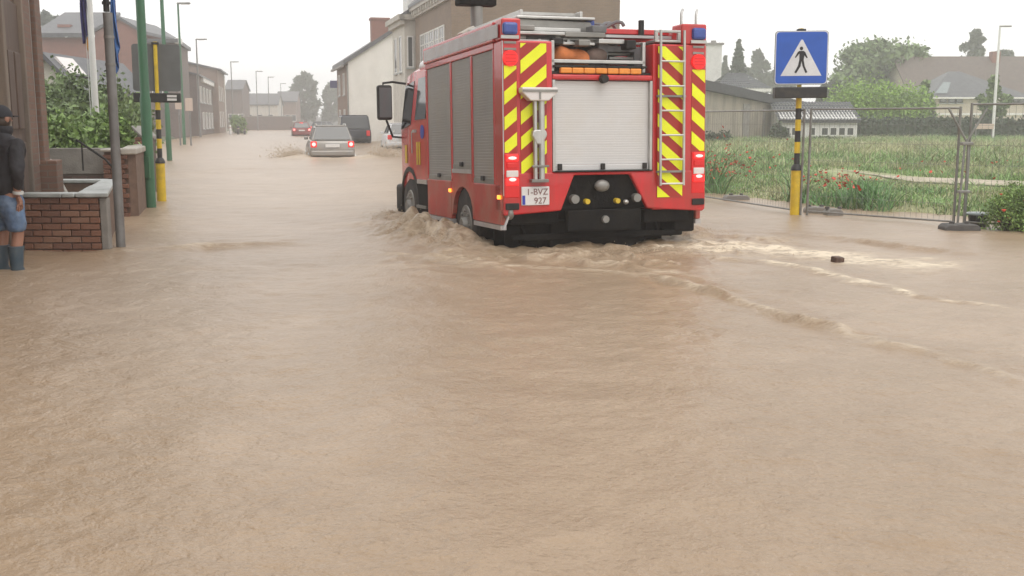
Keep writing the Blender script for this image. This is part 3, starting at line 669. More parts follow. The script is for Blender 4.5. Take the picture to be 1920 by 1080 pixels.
def fire_engine():
    t = thing('fire_engine', (TC.x, TC.y, 0), -TA, 'red fire engine with yellow chevrons driving away through the flood', 'fire engine')
    t.rotation_euler = (-.031, 0, -TA)
    # rear wall: left and right columns, lintel, apron
    m = MB()
    m.box(-1.25, -.665, 0, .30, .44, 2.31); m.box(.565, 1.25, 0, .30, .42, 2.31)
    m.box(-.664, .564, .0, .30, 1.895, 1.955)
    m.plates([[(-1.25, .40), (-.57, .44), (-.41, .835), (-1.25, .835)], [(-1.25, .835), (-.41, .835), (-.41, .872), (-1.25, .872)], [(-.41, .835), (.28, .835), (.28, .872), (-.41, .872)], [(.28, .835), (1.25, .835), (1.25, .872), (.28, .872)], [(.50, .44), (1.22, .39), (1.25, .42), (1.25, .835), (.28, .835)]], -.012, .06)
    m.box(-1.25, -1.03, 0, .26, 2.312, 2.545); m.box(.93, 1.25, 0, .26, 2.312, 2.545)
    m.build('rear_wall', 'truck_red', t, bevel=.018)
    # box body with roller shutter bays on both sides
    m = MB(); m.box(-1.2, 1.2, .31, 3.38, .74, 1.90); m.box(-1.2, -1.0, .31, 3.38, 1.902, 2.31); m.box(.95, 1.2, .31, 3.38, 1.902, 2.31); m.box(-1.0, .95, 2.9, 3.38, 1.902, 2.35)
    for s in (-1, 1):
        a, b = (-1.252, -1.19) if s < 0 else (1.19, 1.252)
        m.box(a, b, .302, 3.40, 2.24, 2.312)
        for y0, y1 in ((.302, .345), (1.16, 1.225), (2.075, 2.14), (3.32, 3.40)): m.box(a, b, y0, y1, .742, 2.238)
    m.build('body', 'truck_red', t, bevel=.01)
    for s in (-1, 1):
        a, b = (-1.27, -1.03) if s < 0 else (1.03, 1.27)
        m = MB(); m.box(a, b, .262, 3.42, 2.314, 2.53); m.build('roof_band', 'truck_red', t, bevel=.015)
        m = MB(); o = -1.274 if s < 0 else 1.274; m.box(min(o, o - s * .01), max(o, o - s * .01), .10, 3.36, 2.345, 2.49); m.build('silver_band', 'band_silver', t)
        for y0, y1, z0 in ((.35, 1.155, .745), (1.23, 2.07, .90), (2.145, 3.315, .745)):
            m = slats(y0, y1, z0, 2.236, 46 if z0 < .8 else 41, 'x', -1.236 if s < 0 else 1.236, .0028, s); sh = m.build('roller_shutter', 'shutter_grey', t)
            m = MB(); q = -1.246 if s < 0 else 1.246; m.box(min(q, q - s * .03), max(q, q - s * .03), y0, y1, z0 - .004, z0 + .055); m.build('shutter_bar', 'dull_metal', sh)
            m = MB(); c = (y0 + y1) / 2; m.box(min(q, q + s * .02), max(q, q + s * .02), c - .06, c + .06, z0 + .03, z0 + .085); m.build('shutter_handle', 'black_plastic', sh, bevel=.008)
        # skirts below the shutters
        a, b = (-1.25, -1.19) if s < 0 else (1.19, 1.25)
        for y0, y1, z0, z1 in ((.10, 1.14, .29, .742), (2.15, 3.39, .25, .742)):
            m = MB(); m.box(a, b, y0, y1, z0, z1); sk = m.build('skirt_panel', 'skirt_red', t, bevel=.012)
            m = MB(); q = -1.256 if s < 0 else 1.256; m.box(min(q, q - s * .07), max(q, q - s * .07), y0, y1, z0 - .055, z0 - .003); m.build('skirt_trim', 'trim_silver', sk)
        m = MB(); arch = [(1.145, .742), (1.145, .30), (1.22, .30)] + [(1.64 - .42 * math.cos(k * math.pi / 10), .34 + .36 * math.sin(k * math.pi / 10)) for k in range(11)] + [(2.145, .30), (2.145, .742), (2.145, .84), (1.145, .84)]
        m.prism([(1.145, .30), (1.2, .30)] + [(1.645 - .445 * math.cos(k * math.pi / 10), .33 + .35 * math.sin(k * math.pi / 10)) for k in range(11)] + [(2.145, .30), (2.145, .845), (1.145, .845)], 'x', a + .004 if s < 0 else a, b if s < 0 else b - .004)
        ar = m.build('wheel_arch', 'skirt_red', t)
        m = MB(); q = -1.258 if s < 0 else 1.258; m.box(min(q, q - s * .05), max(q, q - s * .05), 1.23, 2.07, .846, .896); m.build('arch_trim', 'trim_silver', ar)
        for y, z in ((2.17, .615), (.13, .60)):
            m = MB(); q = -1.25 if s < 0 else 1.25; m.box(min(q, q + s * .025), max(q, q + s * .025), y - .035, y + .035, z - .02, z + .025); m.build('side_marker', 'amber_lit', t, bevel=.006)
    # chevron reflective sheets
    def chevrons(x0, x1, z0, z1, sl, ph, y, per=.276):
        m = MB(); m.box(x0, x1, y - .003, y, z0, z1); bk = m.build('reflective_sheet', 'stripe_red', t)
        k = -12
        for k in range(-3, 22):
            zz = ph + k * per; q = clip_poly([(x0, zz), (x1, zz + sl * (x1 - x0)), (x1, zz + sl * (x1 - x0) + per * .52), (x0, zz + per * .52)], x0 + .004, x1 - .004, z0 + .004, z1 - .004)
            ar = abs(sum(q[i][0] * q[(i + 1) % len(q)][1] - q[(i + 1) % len(q)][0] * q[i][1] for i in range(len(q)))) / 2 if len(q) > 2 else 0
            if ar > .0012:
                m = MB(); m.prism(q, 'y', y - .006, y - .003); m.build('reflective_stripe', 'stripe_yellow', bk)
    chevrons(-1.236, -1.085, 1.09, 2.04, .80, .23, -.002)
    chevrons(-1.045, -.735, .755, 2.285, .80, .015, -.002)
    chevrons(.615, .945, .56, 2.285, -.80, .28, -.016)
    chevrons(1.06, 1.235, 1.09, 2.03, -.80, .08, -.002)
    m = MB(); m.box(-1.252, -1.240, -.004, -.001, .62, 2.30); m.build('edge_trim', 'trim_silver', t)
    # corner lamps
    for s in (-1, 1):
        x = -1.16 if s < 0 else 1.14
        m = MB(); m.box(x - .085, x + .085, -.05, .10, 2.365, 2.50); b = m.build('blue_beacon', 'blue_lens', t, bevel=.03); m = MB(); m.box(x - .10, x + .10, -.02, -.002, 2.325, 2.36); m.build('beacon_base', 'aluminium', b)
        for z in (2.285, 2.215):
            m = MB(); m.box(x - .07, x + .07, -.012, -.001, z - .012, z + .012); m.build('vent', 'dull_metal', t)
        m = MB(); m.cyl((x, -.03, 2.115), (x, 0, 2.115), .085, .088, 22); lm = m.build('high_lamp', 'red_lit', t, smooth=True)
        for z in (-.035, 0, .035):
            m = MB(); m.box(x - .06, x + .06, -.034, -.031, 2.115 + z - .007, 2.115 + z + .007); m.build('lamp_bar', 'red_lens', lm)
        x = -1.155 if s < 0 else 1.15
        m = MB(); m.box(x - .085, x + .085, -.02, -.001, .60, 1.085); cl = m.build('lamp_cluster', 'plate_red' if False else 'red_lens', t, bevel=.01)
        m = MB(); m.box(x - .07, x + .07, -.042, -.021, 1.0, 1.072); tl = m.build('tail_light', 'red_lit_hot', cl, bevel=.02); m = MB(); m.ball((x, -.042, 1.036), (.05, .012, .018), 12, 6); m.build('bulb', 'red_core', t, smooth=True)
        m = MB(); m.box(x - .062, x + .062, -.038, -.021, .925, .985); m.build('turn_light', 'red_lens', cl, bevel=.015)
        m = MB(); m.box(x - .07, x + .07, -.040, -.021, .825, .90); m.build('reversing_light', 'clear_lens', cl, bevel=.02)
        m = MB(); m.box(x - .075, x + .075, -.044, -.021, .735, .815); m.build('brake_light', 'red_lit_hot', cl, bevel=.015); m = MB(); m.ball((x, -.042, .80), (.045, .012, .02), 12, 6); m.build('bulb', 'red_core', t, smooth=True)
        m = MB(); m.box(x - .08, x + .08, -.035, -.013, .465, .54); m.build('reflector', 'black_plastic', t, bevel=.01)
    # number plate
    m = MB(); m.box(-1.05, -.72, -.034, -.013, .512, .718); pl = m.build('number_plate', 'plate_white', t, bevel=.006)
    m = MB(); m.box(-1.042, -1.008, -.0365, -.0345, .52, .622); m.build('plate_band', 'blue_plate', pl)
    text_part('1-BVZ', .098, 'plate_red', pl, (-.995, -.037, .628), (math.pi / 2, 0, 0)); text_part('927', .098, 'plate_red', pl, (-.905, -.037, .530), (math.pi / 2, 0, 0))
    # rear roller shutter
    m = slats(-.63, .53, .955, 1.885, 34, 'y', .052, .0014, -1); rs = m.build('rear_shutter', 'shutter_white', t)
    m = MB(); m.box(-.664, -.631, .0, .10, .875, 1.892); m.build('shutter_rail', 'aluminium', rs, bevel=.004); m = MB(); m.box(.531, .563, .0, .10, .875, 1.892); m.build('shutter_rail', 'aluminium', rs, bevel=.004)
    m = MB(); m.box(-.63, .53, .03, .08, .885, .953); m.build('shutter_bar', 'shutter_white', rs, bevel=.01)
    for x in (-.575, -.05, .475):
        m = MB(); m.box(x - .025, x + .025, -.0, .03, .895, .965); m.build('shutter_handle', 'black_plastic', rs, bevel=.006)
    m = MB(); m.box(-.66, .56, -.03, .05, .873, .884); m.build('shutter_seal', 'black_plastic', rs)
    m = MB(); m.cyl((-.06, -.075, 1.905), (-.06, -.001, 1.905), .045, .05, 14); m.box(-.10, -.02, -.055, -.001, 1.93, 1.945); m.build('rear_camera', 'black_plastic', t, smooth=True)
    # amber light bar and equipment well
    m = MB(); m.box(-.66, .56, .06, .28, 1.957, 1.985); m.box(-.62, .5, .035, .1, 2.035, 2.06); lb = m.build('light_bar', 'black_plastic', t)
    for i in range(7):
        x0 = -.565 + i * .142; m = MB(); m.box(x0, x0 + .136, .0, .06, 1.965, 2.028); m.build('amber_segment', 'amber_lens', lb, bevel=.012)
    m = MB(); m.box(-1.0, .95, .3, 2.9, 1.905, 1.94); m.box(-.66, .56, 1.2, 1.24, 1.94, 2.3); m.build('well_floor', 'dull_metal', t)
    m = MB(); m.box(-.64, .52, .10, .16, 2.085, 2.125); m.box(-.64, -.60, .10, .16, 1.99, 2.33); m.box(.48, .52, .10, .16, 1.99, 2.33); m.build('well_rail', 'aluminium', t, bevel=.006)
    m = MB(); rings = []
    for k in range(9):
        u = k / 8; rr = .12 * (1 + .2 * math.sin(9 * u)) * (math.sin(math.pi * (.12 + .76 * u)) ** .5)
        rings.append([(-.57 + .46 * u, .36 + rr * 1.3 * math.cos(j * math.pi / 6), 2.165 + .02 * math.sin(5 * u) + rr * math.sin(j * math.pi / 6)) for j in range(12)])
    m.loft(rings); m.build('hose_roll', 'orange_cloth', t, smooth=True)
    m = MB(); rings = []
    for k in range(7):
        u = k / 6; rr = .12 * (math.sin(math.pi * (.15 + .7 * u)) ** .5)
        rings.append([(-.12 + .24 * u, .38 + rr * 1.2 * math.cos(j * math.pi / 6), 2.16 + .03 * u + rr * math.sin(j * math.pi / 6)) for j in range(12)])
    m.loft(rings); m.build('tool_bag', 'brown_cloth', t, smooth=True)
    for i in range(4):                                             # steps of the roof gear behind the well
        m = MB(); m.box(.16, .46, .24 + i * .07, .34 + i * .07, 2.10 + i * .055, 2.125 + i * .055); m.build('gear_step', 'dull_metal', t)
    m = MB(); m.box(.02, .14, .3, .5, 2.15, 2.33); m.build('gear_clamp', 'grey_cloth', t, bevel=.01); m = MB(); m.box(.47, .56, .3, .5, 2.05, 2.30); m.build('gear_clamp', 'grey_cloth', t, bevel=.01)
    # roof boxes, ladder rack
    m = MB(); m.prism([(-.98, 2.40), (.02, 2.40), (.05, 2.47), (-.02, 2.585), (-.92, 2.60), (-.99, 2.50)], 'y', .45, 2.7); bxp = m.build('roof_box', 'dull_metal', t, bevel=.012)
    m = MB(); m.box(-.93, .03, .42, 2.72, 2.602, 2.635); m.build('box_lid', 'aluminium', bxp, bevel=.01)
    for i, (x0, x1, y0, z0, z1, mt_) in enumerate(((-1.0, -.45, .16, 2.395, 2.43, 'aluminium'), (-.43, .06, .2, 2.385, 2.44, 'dull_metal'), (-1.0, -.6, .2, 2.30, 2.345, 'aluminium'), (-.58, -.05, .24, 2.30, 2.33, 'aluminium'), (-.02, .3, .2, 2.32, 2.37, 'aluminium'), (-.9, -.2, .3, 2.45, 2.49, 'aluminium'), (.1, .5, .3, 2.24, 2.31, 'grey_cloth'), (-.85, -.5, .32, 2.34, 2.42, 'grey_cloth'))):
        m = MB(); m.box(x0, x1, y0, 2.3, z0, z1); m.build('ladder_section' if mt_ != 'grey_cloth' else 'gear_bag', mt_, t, bevel=.006)
    m = MB()
    for y in (.35, 1.2, 2.4): m.box(-1.0, .9, y, y + .06, 2.33, 2.36)
    m.box(-.98, .1, .34, 2.7, 2.362, 2.395); m.build('roof_rack', 'aluminium', t, bevel=.005)
    m = MB()
    for x in (-.95, -.70, -.35, -.1): m.tube([(x, .3, 2.345), (x, 2.8, 2.345)], .022, 6)
    m.build('ladder_rail', 'aluminium', t, smooth=True)
    m = MB(); m.box(.10, .92, .30, 2.8, 2.44, 2.50); m.build('roof_deck', 'truck_red', t, bevel=.01)
    m = MB(); m.box(.08, .92, .24, .29, 2.395, 2.425); m.build('deck_edge', 'trim_silver', t)
    m = MB(); m.box(.60, .93, .02, .26, 2.33, 2.36); m.box(.60, .93, .02, .06, 2.44, 2.47); m.box(.60, .64, .02, .06, 2.36, 2.44); m.box(.89, .93, .02, .06, 2.36, 2.44); m.build('ladder_head', 'aluminium', t, bevel=.006)
    m = MB(); m.box(.52, .57, .25, .30, 2.43, 2.60); m.build('rack_post', 'black_plastic', t)
    for x in (.98, 1.17):
        m = MB(); m.tube([(x - .03, .06, 2.54), (x - .03, .06, 2.66), (x - .01, .08, 2.70), (x + .04, .16, 2.725), (x + .09, .26, 2.725)], .016, 8); m.build('grab_hoop', 'aluminium', t, smooth=True)
    m = MB(); m.tube([(.16, 1.2, 2.5), (.16, 1.2, 2.72)], .012, 6); m.tube([(-.05, 1.2, 2.62), (.16, 1.2, 2.62)], .012, 6); m.tube([(.0, 1.2, 2.5), (.03, 1.2, 2.66)], .01, 6); m.build('aerial', 'dull_metal', t)
    m = MB(); m.box(-.04, .06, .5, .62, 2.46, 2.62); m.build('blue_strobe', 'blue_lens', t, bevel=.02)
    for i in range(7):
        m = MB(); m.box(-.86, -.14, .55 + i * .3, .59 + i * .3, 2.66, 2.69); m.build('roof_ladder_rung', 'aluminium', t)
    for x in (-.88, -.15):
        m = MB(); m.box(x, x + .035, .45, 2.75, 2.637, 2.70); m.build('roof_ladder_rail', 'aluminium', t, bevel=.005)
    m = MB(); m.tube([(.30 + .13 * math.cos(k * .55), .5 + .02 * k, 2.56 + .05 * math.sin(k * .9)) for k in range(40)], .022, 6); m.build('hose_coil', 'grey_cloth', t, smooth=True)
    for x0, x1, z0, z1, y0, mt_ in ((-.62, -.48, 2.29, 2.36, .12, 'black_plastic'), (-.30, -.16, 2.28, 2.35, .12, 'dull_metal'), (.30, .42, 2.26, 2.36, .14, 'black_plastic'), (-.98, -.80, 2.44, 2.50, .18, 'dull_metal'), (-.1, .08, 2.44, 2.52, .2, 'grey_cloth')):
        m = MB(); m.box(x0, x1, y0, y0 + .2, z0, z1); m.build('fitting', mt_, t, bevel=.012)
    # rear access ladder
    lad = MB(); lad.tube([(.632, -.075, .70), (.632, -.06, 2.46)], .016, 8); lad.tube([(.93, -.075, .70), (.93, -.06, 2.46)], .016, 8)
    lo = lad.build('access_ladder', 'aluminium', t, smooth=True)
    for k in range(6):
        z = .72 + k * .278; m = MB(); m.tube([(.632, -.073, z), (.93, -.073, z)], .012, 6); m.build('rung', 'aluminium', lo, smooth=True)
    m = MB()
    for z in (.86, 1.72):
        m.box(.60, .96, -.06, -.017, z - .012, z + .012)
    m.build('ladder_bracket', 'dull_metal', lo)
    # standpipe in its bracket
    m = MB(); m.prism([(-1.07, 1.80), (-.655, 1.80), (-.655, 1.745), (-.76, 1.655), (-.97, 1.655), (-1.07, 1.745)], 'y', -.14, -.01); hd = m.build('tool_tray', 'clear_lens', t, bevel=.012)
    m = MB(); m.box(-1.065, -.66, -.15, -.141, 1.75, 1.775); m.box(-.872, -.855, -.15, -.141, 1.67, 1.75); m.build('tray_edge', 'dull_metal', hd)
    m = MB(); m.tube([(-.895, -.06, .80), (-.895, -.06, 1.66)], .026, 10); m.tube([(-.82, -.06, .80), (-.82, -.06, 1.66)], .036, 10); sp = m.build('standpipe', 'aluminium', t, smooth=True)
    m = MB(); m.prism([(-.93, 1.33), (-.94, 1.28), (-.89, 1.18), (-.82, 1.18), (-.76, 1.28), (-.77, 1.33), (-.80, 1.345), (-.90, 1.345)], 'y', -.09, -.015); m.build('pipe_collar', 'aluminium', sp, bevel=.015)
    m = MB(); m.box(-.95, -.75, -.10, -.01, .765, .80); m.box(-.95, -.75, -.115, -.10, .93, .955); m.build('pipe_clamp', 'dull_metal', sp, bevel=.005)
    # black underside
    m = MB(); m.box(-1.0, 1.0, .30, 5.0, .25, .73); m.box(-1.15, -.56, .09, 1.0, .29, .42); m.box(.5, 1.1, .09, 1.0, .27, .42); m.box(-.7, .65, .07, .29, .44, .86); m.build('chassis', 'under_black', t, bevel=.02)
    m = MB(); m.box(-.50, .42, -.02, .068, .20, .44); hp = m.build('hitch_plate', 'under_black', t, bevel=.02)
    m = MB(); m.cyl((-.04, -.06, .33), (-.04, -.021, .33), .04, .045, 12); m.build('tow_eye', 'dull_metal', hp, smooth=True)
    m = MB(); m.ball((-.06, .02, .71), (.095, .06, .07), 12, 8); m.build('pump_outlet', 'dull_metal', t, smooth=True)
    for x, z, r_ in ((-.40, .565, .05), (.37, .565, .048)):
        m = MB(); m.cyl((x, -.02, z), (x, .06, z), r_, r_ * 1.1, 14); m.build('hose_cap', 'dull_metal', t, smooth=True)
    for x, z in ((-.245, .535), (.13, .535)):
        m = MB(); m.cyl((x, -.01, z), (x, .06, z), .03, .033, 12); m.build('valve_cap', 'pole_yellow', t, smooth=True)
    m = MB(); m.ball((.24, .02, .52), (.035, .035, .03), 8, 6); m.build('valve', 'aluminium', t, smooth=True)
    for x0, x1 in ((-1.16, -.82), (-.80, -.50), (.38, .60), (.62, .92)):
        m = MB(); q = .03 * math.sin(9 * x0); m.prism([(x0, .40), (x1, .40), (x1 + .015, -.12 + q), (x0 + .01, -.15 - q)], 'y', .62 + q, .65 + q); m.build('mud_flap', 'under_black', t)
    for x, y0, z0 in ((-.98, .3, .02), (-.70, .42, .0), (.72, .34, .06), (.95, .25, .10)):
        m = MB(); m.tube([(x, y0, .36), (x + .05, y0 - .05, .18), (x + .02, y0 + .06, z0), (x - .06, y0 + .2, z0 + .05)], .022, 7); m.build('hose', 'under_black', t, smooth=True)
    for i in range(10):  # black strips added to stand for the deep shade down to the water
        x0 = -1.14 + i * .197; q = .025 * math.sin(7.3 * i); m = MB(); m.prism([(x0, .30), (x0 + .19, .30), (x0 + .185 + q * .4, -.11 + q), (x0 + .005 + q * .4, -.13 - q)], 'y', .31 + q, .325 + q); m.build('shade_strip', 'under_black', t)
    m = MB(); m.box(-1.1, 1.05, .16, .22, .10, .17); m.build('underrun_tube', 'under_black', t, bevel=.02)
    m = MB(); m.box(-.62, .48, .22, .30, -.10, .32); m.build('shade_panel', 'under_black', t, bevel=.02)  # black panel added to darken the view under the truck
    m = MB(); m.box(-1.0, .95, .5, 4.9, -.2, .26); m.build('axle_housing', 'under_black', t, bevel=.02)
    m = MB(); m.box(.93, 1.2, .14, .60, .14, .40); m.build('tank', 'under_black', t, bevel=.03)
    m = MB(); m.box(-1.0, 1.0, 2.3, 3.4, .05, .3); m.build('side_tank', 'under_black', t, bevel=.03)
    m = MB(); m.ball((-1.17, .05, .43), (.06, .08, .08), 10, 8); m.build('work_lamp', 'dull_metal', t, smooth=True)
    m = MB(); m.prism([(-1.20, .40), (-1.18, .40), (-1.24, .25), (-1.26, .25)], 'y', -.01, .02); m.build('corner_strip', 'trim_silver', t)
    for x, sd in ((-1.06, -1), (-.72, -1), (1.06, 1), (.72, 1)): wheel(t, x, 1.64, .20, .49, .28, 'dull_metal', sd)
    for x, sd in ((-1.05, -1), (1.05, 1)): wheel(t, x, 4.62, .30, .49, .30, 'dull_metal', sd)
    # crew cab
    def ring(y, w, zb, zs, zt, wt):
        return [(-w, y, zb), (w, y, zb), (w, y, zs), (wt, y, zt - .06), (wt - .1, y, zt), (-wt + .1, y, zt), (-wt, y, zt - .06), (-w, y, zs)]
    m = MB(); m.loft([ring(3.46, 1.21, .66, 1.5, 2.34, 1.13), ring(4.6, 1.21, .72, 1.5, 2.36, 1.12), ring(5.15, 1.20, .55, 1.45, 2.33, 1.08), ring(5.42, 1.12, .5, 1.35, 2.16, 1.0)])
    cab = m.build('cab', 'truck_red', t, smooth=True)
    for s in (-1, 1):
        def side(nm, mt, pts, d=.012, par=cab):
            m = MB(); vs = []
            for y, z in pts:
                w = 1.214 if z < 1.5 else 1.214 - .098 * (z - 1.5) / .8
                vs.append((y, z, w))
            k = len(vs); a = [(s * w, y, z) for y, z, w in vs] + [(s * (w + d), y, z) for y, z, w in vs]
            m.add(a, [tuple(range(k)), tuple(range(2 * k - 1, k - 1, -1))] + [(i, i + k, (i + 1) % k + k, (i + 1) % k) for i in range(k)])
            return m.build(nm, mt, par)
        side('side_window', 'glass_dark', [(3.60, 1.58), (4.22, 1.58), (4.22, 2.18), (3.60, 2.18)])
        side('side_window', 'glass_dark', [(4.48, 1.52), (5.06, 1.46), (5.02, 2.12), (4.48, 2.16)])
        side('door_seam', 'black_plastic', [(4.34, .75), (4.36, .75), (4.36, 2.2), (4.34, 2.2)], .004)
        side('door_handle', 'trim_silver', [(4.12, 1.40), (4.28, 1.40), (4.28, 1.44), (4.12, 1.44)], .03)
        side('yellow_bar', 'pole_yellow', [(3.92, .93), (4.00, .93), (4.00, 1.26), (3.92, 1.26)], .004)
        side('yellow_bar', 'pole_yellow', [(4.06, .93), (4.14, .93), (4.14, 1.26), (4.06, 1.26)], .004)
        side('yellow_bar', 'pole_yellow', [(4.74, .95), (4.86, .95), (4.86, 1.22), (4.74, 1.22)], .004)
        side('emblem', 'blue_plate', [(3.78 + .11 * math.cos(k * math.pi / 8), 1.40 + .10 * math.sin(k * math.pi / 8)) for k in range(16)], .004)
        side('white_bar', 'trim_silver', [(4.40, 1.10), (4.44, 1.10), (4.44, 1.42), (4.40, 1.42)], .004)
        side('cab_trim', 'trim_silver', [(3.50, .66), (4.08, .66), (4.08, .72), (3.50, .72)], .02)
        m = MB(); a, b = (-1.22, -.9) if s < 0 else (.9, 1.22)
        m.box(a, b, 3.5, 4.1, .10, .655); m.build('step_box', 'under_black', t, bevel=.02)
        m = MB(); m.box(a - (.03 if s < 0 else 0), b + (.03 if s > 0 else 0), 3.52, 4.08, .31, .35); m.build('step', 'dull_metal', t)
        m = MB(); pts = [(4.62 - .60 * math.cos(k * math.pi / 12), .30 + .60 * math.sin(k * math.pi / 12)) for k in range(13)]; inn = [(4.62 - .53 * math.cos(k * math.pi / 12), .30 + .53 * math.sin(k * math.pi / 12)) for k in range(13)]
        m.prism(pts + inn[::-1], 'x', a, (b if s < 0 else b)); m.build('wheel_arch', 'black_plastic', t)
        # mirrors on their arms
        m = MB(); x0 = s * 1.27
        m.box(min(x0, x0 + s * .23), max(x0, x0 + s * .23), 5.42, 5.56, 1.62, 2.16); mi = m.build('mirror', 'black_plastic', t, bevel=.035)
        m = MB(); m.tube([(s * 1.10, 5.25, 2.17), (s * 1.25, 5.48, 2.21), (s * 1.4, 5.49, 2.19), (s * 1.4, 5.49, 2.1)], .018, 8); m.build('mirror_arm', 'black_plastic', mi, smooth=True); m = MB(); m.tube([(s * 1.14, 5.25, 1.34), (s * 1.27, 5.46, 1.36), (s * 1.36, 5.49, 1.62)], .018, 8); m.build('mirror_arm', 'black_plastic', mi, smooth=True)
        m = MB(); m.box(min(x0 + s * .02, x0 + s * .21), max(x0 + s * .02, x0 + s * .21), 5.412, 5.419, 1.66, 2.12); m.build('mirror_glass', 'glass_grey', mi)
    m = MB(); m.box(-1.0, 1.0, 5.40, 5.47, 1.32, 2.1); m.build('windscreen', 'glass_dark', cab)
    m = MB(); m.box(-1.22, 1.22, 5.15, 5.55, .18, .62); m.build('bumper', 'black_plastic', t, bevel=.05)
    m = MB(); m.box(-.9, .9, 4.75, 5.0, 2.36, 2.41); rb = m.build('cab_light_bar', 'black_plastic', t)
    for x in (-.68, .68):
        m = MB(); m.cyl((x, 4.87, 2.41), (x, 4.87, 2.53), .11, .09, 14); m.build('blue_beacon', 'blue_lens', rb, smooth=True)
    for y, x in ((4.35, -.98), (3.95, -1.0)):
        m = MB(); m.ball((x, y, 2.36), (.12, .13, .10), 12, 6); m.build('roof_dome', 'white_paint', t, smooth=True)
    # light mast and spot lamps on the roof
    m = MB(); m.tube([(-.62, 2.98, 2.30), (-.62, 2.98, 3.06)], .085, 12); ms = m.build('light_mast', 'wood_dark' if False else 'dull_metal', t, smooth=True)
    m = MB(); m.box(-.90, -.36, 2.88, 3.08, 3.07, 3.20); m.build('mast_head', 'under_black', ms, bevel=.02)
    m = MB(); m.prism([(-.98, 2.66), (-.80, 2.76), (-.70, 2.5), (-.82, 2.46)], 'y', 2.5, 2.75); m.build('spot_lamp', 'pale_render', t, bevel=.02)
    m = MB(); m.box(-.62, -.26, 2.4, 2.7, 2.66, 2.73); m.box(-.60, -.30, 2.45, 2.65, 2.52, 2.655); m.build('flood_lamp', 'clear_lens', t, bevel=.015)
    return t
fire_engine()

